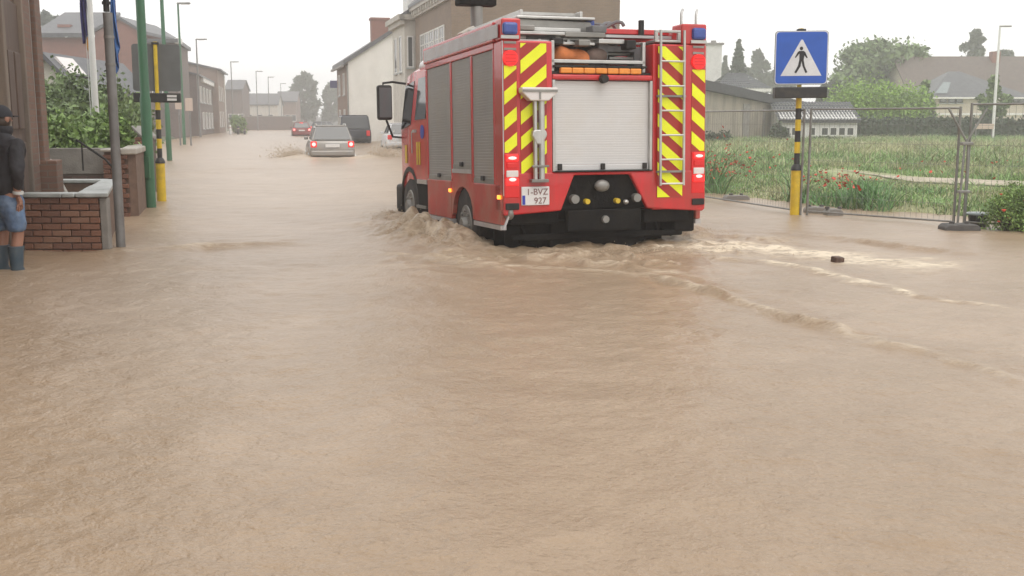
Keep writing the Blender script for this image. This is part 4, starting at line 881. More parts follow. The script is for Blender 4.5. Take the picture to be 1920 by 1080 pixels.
# ------------------------------------------------------------------ cars
def car(name, loc, rz, paint, label, group, L=4.3, Wd=1.75, H=1.48, lights=True, kind='hatch', plate=True, wheels=True):
    t = thing(name, loc, rz, label, 'van' if kind == 'van' else 'car', group)
    w = Wd / 2
    def sec(y, wb, zb, zs, zt, wt=None):
        wt = wb if wt is None else wt
        return [(-wb * .92, y, zb), (wb * .92, y, zb), (wb, y, zb + .14), (wb, y, zs), (wt, y, zt), (-wt, y, zt), (-wb, y, zs), (-wb, y, zb + .14)]
    belt = .92 if kind != 'van' else 1.05
    m = MB()
    if kind == 'van':
        m.loft([sec(0, w * .96, .32, .7, belt, w * .93), sec(.1, w, .26, .75, belt + .02, w * .97), sec(L - 1.1, w, .24, .75, belt, w * .97), sec(L - .15, w * .93, .26, .62, .86, w * .85), sec(L, w * .8, .34, .55, .7, w * .72)])
    else:
        m.loft([sec(0, w * .90, .36, .62, .80, w * .84), sec(.06, w * .96, .28, .68, belt, w * .86), sec(.5, w, .24, .72, belt + .02, w * .93), sec(L * .6, w, .22, .70, belt - .02, w * .94), sec(L - .95, w, .22, .66, .86, w * .9), sec(L - .2, w * .92, .24, .56, .70, w * .8), sec(L, w * .72, .32, .5, .58, w * .66)])
    body = m.build('body', paint, t, smooth=True, bevel=.05)
    r0, r1, r2, r3 = (.06, .42, L * .50, L * .70) if kind != 'van' else (.02, .16, L * .68, L * .80)
    wt = w * (.70 if kind != 'van' else .84); wb = w * (.9 if kind != 'van' else .96)
    def gs(y, ww, z): return [(-ww, y, z), (ww, y, z)]
    gh = [(-wb, r0, belt), (wb, r0, belt), (wb, r3, belt - .02), (-wb, r3, belt - .02), (-wt, r1, H - .03), (wt, r1, H - .03), (wt, r2, H - .02), (-wt, r2, H - .02)]
    m = MB(); m.add(gh, [(0, 3, 2, 1), (4, 5, 6, 7), (0, 1, 5, 4), (1, 2, 6, 5), (2, 3, 7, 6), (3, 0, 4, 7)])
    cb = m.build('cabin', paint, t, bevel=.09)
    m = MB(); m.box(-wt * .95, wt * .95, r1 + .06, r2 - .1, H - .025, H + .01); m.build('roof', paint, cb, bevel=.02)
    def panel(nm, a, b, c, d, off, par, mt='glass_dark', ins=(.1, .1)):
        a, b, c, d = map(Vector, (a, b, c, d)); n = (b - a).cross(d - a).normalized() * off
        lerp = lambda u, v: (a * (1 - u) * (1 - v) + b * u * (1 - v) + c * u * v + d * (1 - u) * v)
        u0, v0 = ins; q = [lerp(u0, v0), lerp(1 - u0, v0), lerp(1 - u0, 1 - v0 * .8), lerp(u0, 1 - v0 * .8)]
        m = MB(); m.add([p - n * .3 for p in q] + [p + n for p in q], [(3, 2, 1, 0), (4, 5, 6, 7), (0, 1, 5, 4), (1, 2, 6, 5), (2, 3, 7, 6), (3, 0, 4, 7)]); return m.build(nm, mt, par, bevel=.004)
    V = [Vector(p) for p in gh]
    panel('rear_window', V[0], V[1], V[5], V[4], .008, cb, ins=(.05, .08))
    panel('windscreen', V[2], V[3], V[7], V[6], .008, cb, ins=(.05, .08))
    mid = .5
    for s, (A, B, C_, D_) in ((1, (V[1], V[2], V[6], V[5])), (-1, (V[3], V[0], V[4], V[7]))):
        for u0, u1 in ((0, .5), (.5, 1)):
            panel('side_window', A.lerp(B, u0), A.lerp(B, u1), D_.lerp(C_, u1), D_.lerp(C_, u0), .008, cb, ins=(.07, .12))
        m = MB(); x = s * (wb + .02); m.box(min(x, x + s * .16), max(x, x + s * .16), r3 - .35, r3 - .22, belt - .0, belt + .13); m.build('wing_mirror', paint, t, bevel=.03)
    m = MB(); m.box(-w * .93, w * .93, -.05, .10, .34, .54); m.build('bumper', paint if kind != 'van' else 'black_plastic', t, bevel=.04)
    for s in (-1, 1):
        x = s * w * .80
        m = MB(); z0, z1 = (.66, .90) if kind != 'van' else (.65, 1.0); m.box(x - .12, x + .12, -.03, .12, z0, z1); m.build('tail_light', 'red_lit' if lights else 'red_lens', t, bevel=.04)
        if lights:
            m = MB(); m.ball((x, -.03, (z0 + z1) / 2), (.075, .02, .075), 10, 6); m.build('brake_lamp', 'red_core', t, smooth=True)
    if lights == 2:
        m = MB(); m.box(-.16, .16, r1 - .10, r1 - .03, H - .12, H - .07); m.build('high_brake_light', 'red_lit_hot', t)
    if plate:
        m = MB(); m.box(-.27, .27, -.045, -.01, .665, .785); m.build('number_plate', 'plate_white', t, bevel=.004)
    if kind == 'estate':
        for s in (-1, 1):
            m = MB(); m.tube([(s * wt * .9, r1 + .15, H + .0), (s * wt * .9, r1 + .2, H + .05), (s * wt * .9, r2 - .3, H + .05), (s * wt * .9, r2 - .25, H + .0)], .018, 6); m.build('roof_rail', 'aluminium', t)
    if wheels:
        for y in (.78, L - .85):
            for s in (-1, 1): wheel(t, s * (w - .10), y, .30, .31, .2, 'aluminium', s)
    return t
G1 = 'cars on the flooded street'
c = ground(624, 296); car('silver_car', (c.x, c.y, -.26), .225, 'silver_paint', 'silver estate car with red brake lights driving through splashing flood water', G1, 4.4, 1.78, 1.50, True, 'estate')
c = ground(566, 255); car('red_car', (c.x, c.y, -.22), .23, 'red_paint', 'small dark red car braking far up the flooded street', G1, 4.0, 1.7, 1.5, 2)
c = at(592, 246, 128); car('grey_car', (c.x, c.y, -.2), -.45, 'grey_paint', 'grey car farthest up the street, ahead of the red car', G1, 4.2, 1.75, 1.5, 1)
c = at(667, 268, 68); car('dark_van', (c.x, c.y, -.2), .22, 'dark_paint', 'dark boxy van parked below the cream gable', G1, 4.6, 2.0, 1.95, False, 'van', False)
c = at(757, 262, 55); car('white_car', (c.x, c.y, -.2), .2, 'white_paint', 'white car half hidden beside the fire engine mirror', G1, 4.2, 1.75, 1.5, False)

# ------------------------------------------------------------------ crossing signs
def walker(m, x, z, s, y0, y1):
    """the walking figure of a crossing sign, polygons in sign units s"""
    P_ = lambda pts: m.prism([(x + a * s, z + b * s) for a, b in pts], 'y', y0, y1)
    P_([(.045 * math.cos(k * math.pi / 6) - .01, .40 + .048 * math.sin(k * math.pi / 6)) for k in range(12)])
    P_([(-.075, .335), (.055, .335), (.085, .30), (.055, .10), (-.055, .10), (-.06, .29)])
    P_([(-.06, .335), (-.10, .31), (-.175, .17), (-.15, .155), (-.06, .27)]); P_([(.05, .335), (.095, .30), (.16, .16), (.135, .145), (.05, .25)])
    P_([(-.055, .115), (.01, .115), (-.02, -.06), (-.13, -.24), (-.175, -.215), (-.085, -.04)]); P_([(-.005, .115), (.055, .115), (.09, -.06), (.165, -.215), (.115, -.235), (.03, -.05)])
def crossing_sign(px, py, rz, label, size=.80, zs=1.83, top=2.80):
    g = ground(px, py); t = thing('crossing_sign', (g.x, g.y, -.3), rz, label, 'road sign', 'pedestrian crossing signs'); t.rotation_euler[1] = -.008
    m = MB(); m.tube([(0, 0, 0), (0, 0, .98)], [.082, .082], 16); m.build('base_sleeve', 'pole_yellow', t, smooth=True)
    m = MB(); m.tube([(0, 0, .981), (0, 0, 1.02), (0, 0, 1.075)], [.09, .088, .055], 16); m.build('collar', 'pole_black', t, smooth=True)
    z = 1.076; k = 0
    while z < zs + .2:
        m = MB(); m.tube([(0, 0, z), (0, 0, min(z + .17, zs + .28))], .045, 12); m.build('pole_band', ('pole_black', 'pole_yellow')[k % 2], t, smooth=True); z += .1702; k += 1
    m = MB(); m.tube([(0, 0, z), (0, 0, top + .32)], .035, 12); m.build('pole_top', 'pole_yellow', t, smooth=True)
    h = size / 2; zc = top + .3 - h - .02; y = -.075
    m = MB(); rr = .05
    pts = [(sx * (h - rr) + rr * math.cos(a), zc + sz * (h - rr) + rr * math.sin(a)) for sx, sz, a0 in ((1, 1, 0), (-1, 1, 90), (-1, -1, 180), (1, -1, 270)) for a in (R(a0), R(a0 + 30), R(a0 + 60), R(a0 + 90))]
    m.prism(pts, 'y', y - .0, y + .03); pl = m.build('sign_plate', 'sign_back', t)
    sc = lambda f: [(a * f, zc + (b - zc) * f) for a, b in pts]
    m = MB(); m.prism(sc(.985), 'y', y - .003, y - .0005); m.build('sign_rim', 'sign_white', pl)
    m = MB(); m.prism(sc(.955), 'y', y - .006, y - .0032); m.build('sign_face', 'sign_blue', pl)
    m = MB(); a = size * .385; m.prism([(-a, zc - size * .335), (a, zc - size * .335), (.012, zc + size * .335), (-.012, zc + size * .335)], 'y', y - .009, y - .0062); m.build('triangle', 'sign_white', pl)
    m = MB(); walker(m, 0, zc - size * .115, size * .72, y - .012, y - .0092); m.build('walking_figure', 'ink_black', pl)
    m = MB(); m.box(-h * .98, h * .98, -.14, .05, zc - h - .20, zc - h - .035); lb = m.build('light_box', 'pole_black', t, bevel=.012)
    m = MB(); m.box(-.06, .06, -.06, .04, zc + h - .01, zc + h + .03); m.build('bracket', 'pole_black', t)
    return t, lb, zc, h
crossing_sign(1491, 402, R(-2), 'blue pedestrian crossing sign on yellow and black pole at right')
ts, lb, zc, h = crossing_sign(303, 377, R(192), 'grey back of crossing sign on yellow and black pole at left', .82)
for dz in (-.03, .03):
    m = MB(); m.box(-h * .82, -h * .42, .0505, .053, zc - h - .118 + dz - .02, zc - h - .118 + dz + .02); m.build('sticker', 'plate_white', lb)

# ------------------------------------------------------------------ lamp posts and poles
GL = 'green street lamps along the left kerb'
for i, (px, py, lab) in enumerate(((283, 389, 'thick green lamp post nearest, beside the yellow sign pole'), (318, 301, 'green lamp post second along the left kerb'), (346, 271, 'green street lamp third from the camera with its head showing'),
        (376, 257, 'street lamp fourth along the left kerb, by the brick row'), (438, 248.5, 'hazy street lamp at the end of the brick row'), (484, 245, 'faint hazy lamp right of the brick row end'), (506, 243.2, 'faint lamp between two others in the distance'), (529, 241, 'faint farthest lamp just left of the big hazy tree'))):
    g = ground(px, py); hgt = (9.2, 8.6, 8.2, 8.2, 8.1, 8.0, 7.8, 7.6)[i]
    t = thing('street_lamp', (g.x, g.y, -.4), -RB * .5, lab, 'street lamp', GL)
    mt = 'pole_green' if i < 3 else 'pole_grey'
    m = MB(); m.tube([(0, 0, 0), (0, 0, 2.2), (0, 0, 2.25), (0, 0, hgt + .4)], [.088, .086, .074, .06] if i == 0 else [.095, .09, .075, .055], 14); m.build('post', mt, t, smooth=True)
    m = MB(); m.box(-.05, .75 if i < 3 else .95, -.09, .09, hgt + .36, hgt + .46); hd = m.build('lamp_head', 'dull_metal', t, bevel=.03)
    m = MB(); m.box(.2, .7, -.07, .07, hgt + .335, hgt + .358); m.build('lamp_glass', 'clear_lens', hd)
    if i < 2:
        m = MB(); m.box(-.06, .06, -.115, -.08, .9, 1.25); m.build('hatch', mt, t, bevel=.005)
g = ground(227, 464)
t = thing('grey_post', (g.x, g.y, -.35), 0, 'bare grey metal post at the corner of the brick planter', 'post')
m = MB(); m.tube([(0, 0, 0), (0, 0, 2.98)], .052, 14); m.build('post', 'pole_grey', t, smooth=True)
m = MB(); m.tube([(-.01, 0, 2.99), (-.01, 0, 3.2)], .035, 10); m.tube([(-.01, 0, 3.07), (-.01, 0, 3.1)], .048, 10); m.build('post_fitting', 'black_plastic', t, smooth=True)
for z in (2.40, 2.70):
    m = MB(); m.tube([(0, 0, z), (0, 0, z + .03)], .058, 14); m.build('clamp', 'dull_metal', t, smooth=True)
def cloth(name, w, h, mt, folds, amp, par=None, tip=None):
    n, k = 36, 22; vs, fs = [], []
    for j in range(k + 1):
        v = j / k
        for i in range(n + 1):
            u = i / n; ww = w * (.55 + .45 * v)
            vs.append((u * ww - ww / 2 + .02 * math.sin(7 * v), amp * math.sin(folds * u * math.pi * 2 + 1.5 * v) * (.6 + .4 * v), -v * h * (1 - .16 * u + .05 * math.sin(5 * u))))
    for j in range(k):
        for i in range(n): fs.append((j * (n + 1) + i, j * (n + 1) + i + 1, (j + 1) * (n + 1) + i + 1, (j + 1) * (n + 1) + i))
    m = MB(); m.add(vs, fs); o = m.build(name, mt, par, smooth=True)
    md = o.modifiers.new('thickness', 'SOLIDIFY'); md.thickness = .006; return o
p = at(226.5, 128, 12.5); o = cloth('furled_flag', .065, 1.55, 'flag_light_blue', 2.5, .035); o.location = (p.x + .01, 12.35, p.z + 1.5); tag(o, 'narrow furled blue flag hanging beside the grey post', 'flag')
m = MB(); m.tube([(0, .04, .02), (0, .04, -1.5)], .012, 6); m.build('cord', 'flag_blue', o)
p = at(181, 236, 20); p0 = at(166, 0, 20)
t = thing('flagpole', (p.x, 20, 0.0), 0, 'white flagpole standing in the leafy garden at left', 'flagpole')
m = MB(); m.tube([(0, 0, -.1), (0, 0, 2.4), (0, 0, 6.6)], [.065, .06, .045], 14); m.build('pole', 'pole_white', t, smooth=True)
m = MB(); m.tube([(-.085, -.02, 1.5), (-.09, -.02, 6.4)], .008, 5); m.build('halyard', 'white_cloth', t)
q = at(161, 75, 20); o = cloth('flag', .20, 1.9, 'flag_blue', 3, .05); o.location = (q.x + .02, 20.0, q.z + 1.85); tag(o, 'dark blue flag hanging limp on the white flagpole', 'flag')
m = MB(); m.ball((.03, 0, -1.92), (.06, .03, .14), 8, 6); m.build('flag_tip', 'flag_orange', o, smooth=True)

# ------------------------------------------------------------------ brick planter and garden walls
BRICK_ME = {}
def brick_mesh(w, d, h, mt):
    k = (round(w, 3), d, h, mt)
    if k not in BRICK_ME:
        b = bmesh.new(); bmesh.ops.create_cube(b, size=1); bmesh.ops.scale(b, vec=(w, d, h), verts=b.verts)
        bmesh.ops.bevel(b, geom=list(b.edges), offset=.006, segments=1, affect='EDGES')
        me = bpy.data.meshes.new('brick'); b.to_mesh(me); b.free(); me.materials.append(M(mt)); BRICK_ME[k] = me
    return BRICK_ME[k]
def brick_face(par, x0, x1, y, z0, z1, mats_=('brick_a', 'brick_b', 'brick_c', 'brick_a'), bw=.205, bh=.062, j=.011, depth=.05, seed=1):
    r_ = random.Random(seed); z = z0; row = 0
    while z + bh <= z1 + .01:
        x = x0 - (0 if row % 2 == 0 else (bw + j) / 2)
        while x < x1 - .02:
            a, b = max(x, x0), min(x + bw, x1)
            if b - a > .04:
                me = brick_mesh(b - a, depth, bh, r_.choice(mats_)); o = link(bpy.data.objects.new('brick', me), par)
                o.location = ((a + b) / 2, y + depth / 2 - r_.uniform(.006, .016), z + bh / 2); o.rotation_euler = (r_.uniform(-.01, .01), 0, r_.uniform(-.012, .012))
            x += bw + j
        z += bh + j; row += 1
B = ground(213, 467); A = ground(47, 470); yF = min(A.y, B.y)
t = thing('brick_planter', (B.x, yF, 0), 0, 'low red brick planter with grey stone coping beside the person', 'planter')
wA_ = A.x - B.x
m = MB(); m.prism([(wA_, .03), (-.02, .03), (-.92, 2.75), (-1.1, 2.75), (-.30, .22), (wA_, .22)], 'z', -.4, .595); m.box(-1.75, -.95, 2.6, 2.8, -.4, .60); m.build('wall_core', 'mortar', t)
brick_face(t, wA_, -.075, 0, -.2, .60, seed=4)
m = MB(); m.box(-.07, .012, -.006, .10, -.4, .592); m.build('corner_post', 'concrete', t, bevel=.01)
for x0, x1 in ((wA_ - .02, wA_ + .46), (wA_ + .468, -.335)):
    m = MB(); m.box(x0, x1, -.045, .20, .60, .645); m.build('coping_stone', 'stone', t, bevel=.01)
for k in range(4):
    f = lambda s: (-.33 - .30 * s, -.03 - .315 * s)
    y0, y1 = -.045 + k * .70, -.045 + (k + 1) * .70 - .008
    l0, l1 = -.33 - .27 * y0, -.33 - .27 * y1; r0_, r1_ = .03 - .335 * y0, .03 - .335 * y1
    m = MB(); m.prism([(l0, y0), (r0_, y0), (r1_, y1), (l1, y1)], 'z', .601, .648 + .004 * (k % 2)); m.build('coping_stone', 'stone', t, bevel=.01)
m = MB(); m.box(-1.8, -1.02, 2.58, 2.84, .605, .65); m.build('coping_stone', 'stone', t, bevel=.01)
m = MB(); m.prism([(wA_ + .02, .22), (-.32, .22), (-1.0, 2.58), (-1.75, 2.58)], 'z', .2, .42); m.build('soil', 'soil_garden', t)

# garden wall behind it with a handrail
a, b = at(193, 300, 16.2), at(238, 300, 16.2)
t = thing('garden_wall', (a.x, 16.2, 0), 0, 'brick garden wall with pale stone cap and sloping black handrail', 'wall')
w = b.x - a.x
m = MB(); m.box(.0, w, .05, .45, -.4, .97); m.prism([(w + .001, .05), (w + .10, .10), (w - .55, 2.6), (w - .85, 2.6)], 'z', -.4, .93); m.build('wall_core', 'mortar', t)
brick_face(t, 0, w, 0, -.3, .97, ('brick_b', 'brick_b', 'brick_a'), seed=9)
m = MB(); m.box(-.03, w * .8, -.04, .5, .975, 1.02); m.prism([(w * .8 + .005, -.06), (w + .14, .04), (w - .52, 2.65), (w - .9, 2.65)], 'z', .935, 1.03); m.build('coping_stone', 'stone_pale', t, bevel=.02)
m = MB(); l = at(92, 300, 16.6).x - a.x; m.box(l, -.04, .4, .6, .62, 1.02); m.build('render_band', 'concrete', t, bevel=.01)
m = MB(); m.box(l, -.04, .43, .58, -.4, .618); m.build('wall', 'dark_brick', t)
p0, p1, p2 = at(143, 262, 15.6), at(198, 299, 15.6), at(218, 322, 15.6); o = Vector((a.x, 16.2, 0))
m = MB(); m.tube([p0 - o, p1 - o, p2 - o, Vector((p2.x, p2.y, .2)) - o], .017, 8); m.tube([at(153, 268, 15.6) - o, at(156, 320, 15.6) - o], .012, 6); m.build('handrail', 'black_plastic', t, smooth=True)
for px, py, Y, w, lab in ((248, 240, 21.5, .40, 'brick gate pillar with pointed top behind the garden wall'), (262, 247, 26, .36, 'second pointed brick pillar, mostly behind the green post')):
    g = at(px, py, Y); t = thing('gate_pillar', (g.x, Y, 0), R(-18), lab, 'pillar', 'pointed gate pillars')
    m = MB(); m.prism([(-w / 2, -.1), (w / 2, -.1), (w / 2, g.z - w * .42), (0, g.z), (-w / 2, g.z - w * .42)], 'y', 0, w); m.build('shaft', 'dark_brick', t)
    m = MB()
    for s in (-1, 1): m.prism([(s * (w / 2 + .05), g.z - w * .42 - .035), (0, g.z + .005), (0, g.z + .045), (s * (w / 2 + .05), g.z - w * .42 + .01)], 'y', -.04, w + .04)
    m.build('cap', 'concrete', t)
    if Y < 23: m = MB(); brick_face(t, -w / 2, w / 2, -.03, .1, g.z - w * .45, ('brick_b', 'brick_a'), seed=12)

# ------------------------------------------------------------------ person
def skin_mesh(pts, edges, root=0, sub=2):
    me = bpy.data.meshes.new('skin'); me.from_pydata([p[:3] for p in pts], edges, [])
    o = link(bpy.data.objects.new('skin', me)); o.modifiers.new('skin', 'SKIN')
    if not me.skin_vertices: 
        bpy.context.view_layer.objects.active = o
    for i, p in enumerate(pts):
        r = p[3] if hasattr(p[3], '__len__') else (p[3], p[3]); me.skin_vertices[0].data[i].radius = r
        me.skin_vertices[0].data[i].use_root = (i == root)
    s = o.modifiers.new('sub', 'SUBSURF'); s.levels = sub; s.render_levels = sub
    dg = bpy.context.evaluated_depsgraph_get(); r = bpy.data.meshes.new_from_object(o.evaluated_get(dg))
    bpy.data.objects.remove(o); r.shade_smooth(); return r
def creases(o, strength, size):                  # folds of loose cloth
    s = o.modifiers.new('fine', 'SUBSURF'); s.levels = 2; s.render_levels = 2
    tx = bpy.data.textures.new('folds', 'CLOUDS'); tx.noise_scale = size; tx.noise_depth = 2
    d = o.modifiers.new('folds', 'DISPLACE'); d.texture = tx; d.strength = strength; d.mid_level = .45; d.texture_coords = 'LOCAL'
def as_mb(mb, me, f=None):
    mb.add([(f(v.co) if f else v.co)[:] for v in me.vertices], [tuple(p.vertices) for p in me.polygons]); return mb
g = ground(20, 505)
t = thing('person', (g.x, g.y, -.165), R(-28), 'person in dark jacket, cap, denim shorts and rubber boots at left edge', 'person')
body_pts = [(0, 0, .93, (.15, .11)), (0, 0, 1.12, (.14, .10)), (0, .0, 1.33, (.165, .105)), (0, 0, 1.44, (.10, .08)), (0, .01, 1.50, .055), (0, .02, 1.57, .06), (0, .03, 1.635, (.078, .09)), (0, .03, 1.70, (.07, .085)), (0, .02, 1.74, .04),
    (-.19, 0, 1.40, .06), (-.25, -.03, 1.13, .045), (-.22, .08, .92, .035), (.19, 0, 1.40, .06), (.25, -.06, 1.13, .045), (.21, -.02, .90, .035),
    (-.10, 0, .86, .095), (-.11, .03, .50, .058), (-.11, -.02, .30, .056), (-.11, 0, .08, .04), (-.11, .12, .04, .035),
    (.10, 0, .86, .095), (.11, .03, .50, .058), (.11, -.02, .30, .056), (.11, 0, .08, .04), (.12, .12, .04, .035), (0, .125, 1.625, .014), (0, .115, 1.60, .018)]
ed = [(0, 1), (1, 2), (2, 3), (3, 4), (4, 5), (5, 6), (6, 7), (7, 8), (2, 9), (9, 10), (10, 11), (2, 12), (12, 13), (13, 14), (0, 15), (15, 16), (16, 17), (17, 18), (18, 19), (0, 20), (20, 21), (21, 22), (22, 23), (23, 24)]
m = MB(); as_mb(m, skin_mesh(body_pts[:25], ed))
m.add([(-.018, .112, 1.60), (.018, .112, 1.60), (0, .145, 1.605), (0, .115, 1.655)], [(0, 1, 2), (0, 2, 3), (1, 3, 2), (0, 3, 1)])
for s in (-1, 1): m.ball((s * .082, .02, 1.625), (.014, .026, .034), 8, 6)
for hx, hy, hz in ((-.22, .08, .92), (.21, -.02, .90)):
    s = 1 if hx > 0 else -1
    hp = [(hx, hy, hz, .026), (hx, hy + .01, hz - .05, (.030, .018)), (hx, hy + .015, hz - .09, (.034, .016))]; he = [(0, 1), (1, 2)]
    for k, ln in enumerate((.06, .072, .066, .05)):
        o_ = (k - 1.5) * .019; i = len(hp)
        hp += [(hx - s * .0, hy + .015 + o_, hz - .10, .0095), (hx - s * .012, hy + .02 + o_, hz - .10 - ln * .55, .009), (hx - s * .03, hy + .022 + o_, hz - .10 - ln * .95, .008)]
        he += [(2, i), (i, i + 1), (i + 1, i + 2)]
    i = len(hp); hp += [(hx - s * .01, hy + .045, hz - .05, .011), (hx - s * .02, hy + .058, hz - .085, .009)]; he += [(1, i), (i, i + 1)]
    as_mb(m, skin_mesh(hp, he, 0, 1))
m.build('body', 'skin', t, smooth=True)
jk = [(0, 0, .86, (.20, .17)), (0, 0, 1.0, (.20, .165)), (0, 0, 1.18, (.205, .16)), (0, 0, 1.36, (.21, .15)), (0, .0, 1.46, (.11, .10)), (0, .01, 1.51, (.082, .085)),
    (-.215, 0, 1.38, .082), (-.275, -.03, 1.14, .070), (-.235, .07, .95, .052), (.215, 0, 1.38, .082), (.275, -.06, 1.14, .070), (.22, -.02, .935, .052)]
m = MB(); as_mb(m, skin_mesh(jk, [(0, 1), (1, 2), (2, 3), (3, 4), (4, 5), (3, 6), (6, 7), (7, 8), (3, 9), (9, 10), (10, 11)])); jo = m.build('jacket', 'jacket', t, smooth=True); creases(jo, .028, .11)
m = MB(); m.tube([(-.232, .072, .955), (-.228, .075, .925)], .050, 12); m.tube([(.218, -.02, .94), (.215, -.02, .912)], .050, 12); m.build('cuff', 'white_cloth', jo, smooth=True)
m = MB(); rings = []
for z, rx, ry in ((1.47, .085, .09), (1.50, .10, .105), (1.545, .095, .10), (1.55, .085, .09)): rings.append([(rx * math.cos(k * math.pi / 8), .015 + ry * math.sin(k * math.pi / 8), z + .01 * math.sin(k)) for k in range(16)])
m.loft(rings); m.build('collar', 'jacket', jo, smooth=True)
sh = [(0, 0, .96, (.175, .135)), (0, 0, .84, (.165, .125)), (-.10, .0, .76, .115), (-.11, .015, .60, .100), (-.112, .02, .53, .100), (.10, .0, .76, .115), (.11, .015, .60, .100), (.112, .02, .53, .100)]
m = MB(); as_mb(m, skin_mesh(sh, [(0, 1), (1, 2), (2, 3), (3, 4), (1, 5), (5, 6), (6, 7)])); creases(m.build('shorts', 'denim', t, smooth=True), .022, .07)
for s in (-1, 1):
    x = s * .11; rings = []
    for z, rx, ry, oy in ((.0, .05, .05, .0), (.02, .058, .14, .06), (.07, .056, .13, .055), (.12, .052, .085, .01), (.2, .056, .062, -.01), (.34, .070, .074, -.01), (.40, .074, .078, -.005), (.402, .062, .066, -.005)):
        rings.append([(x + rx * math.cos(k * math.pi / 8), oy + ry * math.sin(k * math.pi / 8), z) for k in range(16)])
    m = MB(); m.loft(rings); m.build('boot', 'boot', t, smooth=True)
m = MB(); m.ball((0, .02, 1.645), (.094, .108, .115), 18, 8, top=True); cap = m.build('cap', 'cap', t, smooth=True)
m = MB(); rings = []
for k in range(9):
    a = math.pi * k / 8; rings.append((.085 * math.cos(a), .10 + .10 * math.sin(a)))
m.prism([(x, y) for x, y in rings], 'z', 1.645, 1.657); m.build('cap_peak', 'cap', cap)
m = MB(); m.ball((.03, -.078, 1.675), (.018, .010, .012), 8, 6); m.build('cap_badge', 'white_cloth', cap)
m = MB(); m.ball((0, .008, 1.60), (.088, .09, .07), 14, 8); m.build('hair', 'hair', t, smooth=True)

# ------------------------------------------------------------------ building-site fence at right
def fence_panel(a, b, lab, h=1.62, n=None):
    a, b = Vector(a), Vector(b); L = (b - a).length; rz = math.atan2(b.y - a.y, b.x - a.x)
    t = thing('mesh_fence', (a.x, a.y, 0), rz, lab, 'fence', 'wire mesh site fence panels')
    for x in (.03, L - .03):
        m = MB(); m.tube([(x, 0, -.15), (x, 0, h)], .019, 10); m.build('post', 'galvanised', t, smooth=True)
    for z in (.06, h - .02):
        m = MB(); m.tube([(.03, 0, z), (L - .03, 0, z)], .0135, 8); m.build('rail', 'galvanised', t, smooth=True)
    vs, fs = [], []; r = .0021
    def wire(p, q, ax):
        n0 = len(vs)
        for c in (p, q):
            for dx, dy in ((-r, 0), (0, -r), (r, 0), (0, r)):
                vs.append((c[0] + (dx if ax == 'z' else 0), c[1] + dy, c[2] + (dx if ax == 'x' else 0)))
        for k in range(4): fs.append((n0 + k, n0 + (k + 1) % 4, n0 + 4 + (k + 1) % 4, n0 + 4 + k))
    x = .1
    while x < L - .06: wire((x, 0, .06), (x, 0, h - .02), 'z'); x += .085
    for z in (.3, .57, .84, 1.11, 1.38): wire((.03, .006, z), (L - .03, .006, z), 'x')
    m = MB(); m.add(vs, fs); o = m.build('wire_mesh', 'galvanised', t); o['kind'] = 'stuff'
    return t
f0, f1, f2, f3 = ground(1240, 362), ground(1506, 403), ground(1798, 424), ground(1955, 434)
fence_panel(f0, (f1.x - .03, f1.y, 0), 'wire mesh fence panel running behind the fire engine')
fence_panel((f1.x + .03, f1.y, 0), (f2.x - .05, f2.y, 0), 'wire mesh fence panel between crossing sign and dark tub', 1.63)
fence_panel((f2.x + .05, f2.y + .02, 0), f3, 'wire mesh fence panel at the right edge of the picture', 1.68)
for px, py, lab in ((1803, 232, 'x'),):
    q = Vector((f2.x, f2.y, 0)); t = thing('crossed_brace', (q.x, q.y - .05, 0), 0, 'crossed metal braces clamped where two fence panels meet', 'brace')
    m = MB(); m.tube([(-.26, 0, 1.60), (.02, -.03, 1.12), (.03, -.03, .0)], .016, 8); m.tube([(.26, 0, 1.60), (-.03, -.04, 1.12), (-.06, -.04, .0)], .016, 8); m.build('strut', 'galvanised', t, smooth=True)
    m = MB(); m.box(-.075, .085, -.06, .02, 1.11, 1.155); m.box(-.075, .085, -.06, .02, .46, .50); m.build('clamp', 'dull_metal', t, bevel=.01)
def foot(px, py, lab, w=.62, d=.24, rz=0.0, dark=False):
    g = ground(px, py); t = thing('concrete_block', (g.x, g.y, 0), rz, lab, 'fence foot', 'concrete fence feet')
    m = MB(); m.prism([(-w / 2, -.1), (w / 2, -.1), (w / 2, .05), (w / 2 - .05, .09), (-w / 2 + .05, .09), (-w / 2, .05)], 'y', -d / 2, d / 2); m.build('block', 'concrete_dark' if dark else 'concrete', t, bevel=.015)
    m = MB(); m.tube([(-.10, 0, .085), (-.10, 0, .12)], .035, 10); m.build('socket', 'concrete_dark', t, smooth=True); m = MB(); m.tube([(.10, 0, .085), (.10, 0, .12)], .035, 10); m.build('socket', 'concrete_dark', t, smooth=True)
    return t
foot(1380, 375, 'broken concrete fence foot left of the crossing sign', .46, .2, .1)
foot(1528, 398, 'concrete fence foot right beside the crossing sign pole', .34, .22, -.1); foot(1562, 402, 'low concrete fence foot a step right of the sign pole', .26, .2, .1)
foot(1798, 432, 'dark heavy fence foot under the meeting fence panels', .46, .3, 0, True)
g = ground(1833, 424)
t = thing('tub', (g.x, g.y, 0), 0, 'dark round tub with grey lid by the fence foot', 'tub')
m = MB(); m.tube([(0, 0, -.1), (0, 0, .10), (0, 0, .12), (0, 0, .155)], [.115, .125, .13, .13], 20); m.build('bucket', 'tub_black', t, smooth=True)
m = MB(); m.tube([(0, 0, .157), (0, 0, .175), (0, 0, .19)], [.165, .168, .15], 24); m.build('lid', 'tub_lid', t, smooth=True)
g = ground(1570, 491); m = MB(); m.box(-.055, .055, -.05, .05, -.03, .045); o = m.build('floating_block', 'debris', None, bevel=.012, loc=(g.x, g.y, .01), rot=(.08, .05, .3)); tag(o, 'small brown block drifting in the pale foam', 'debris')
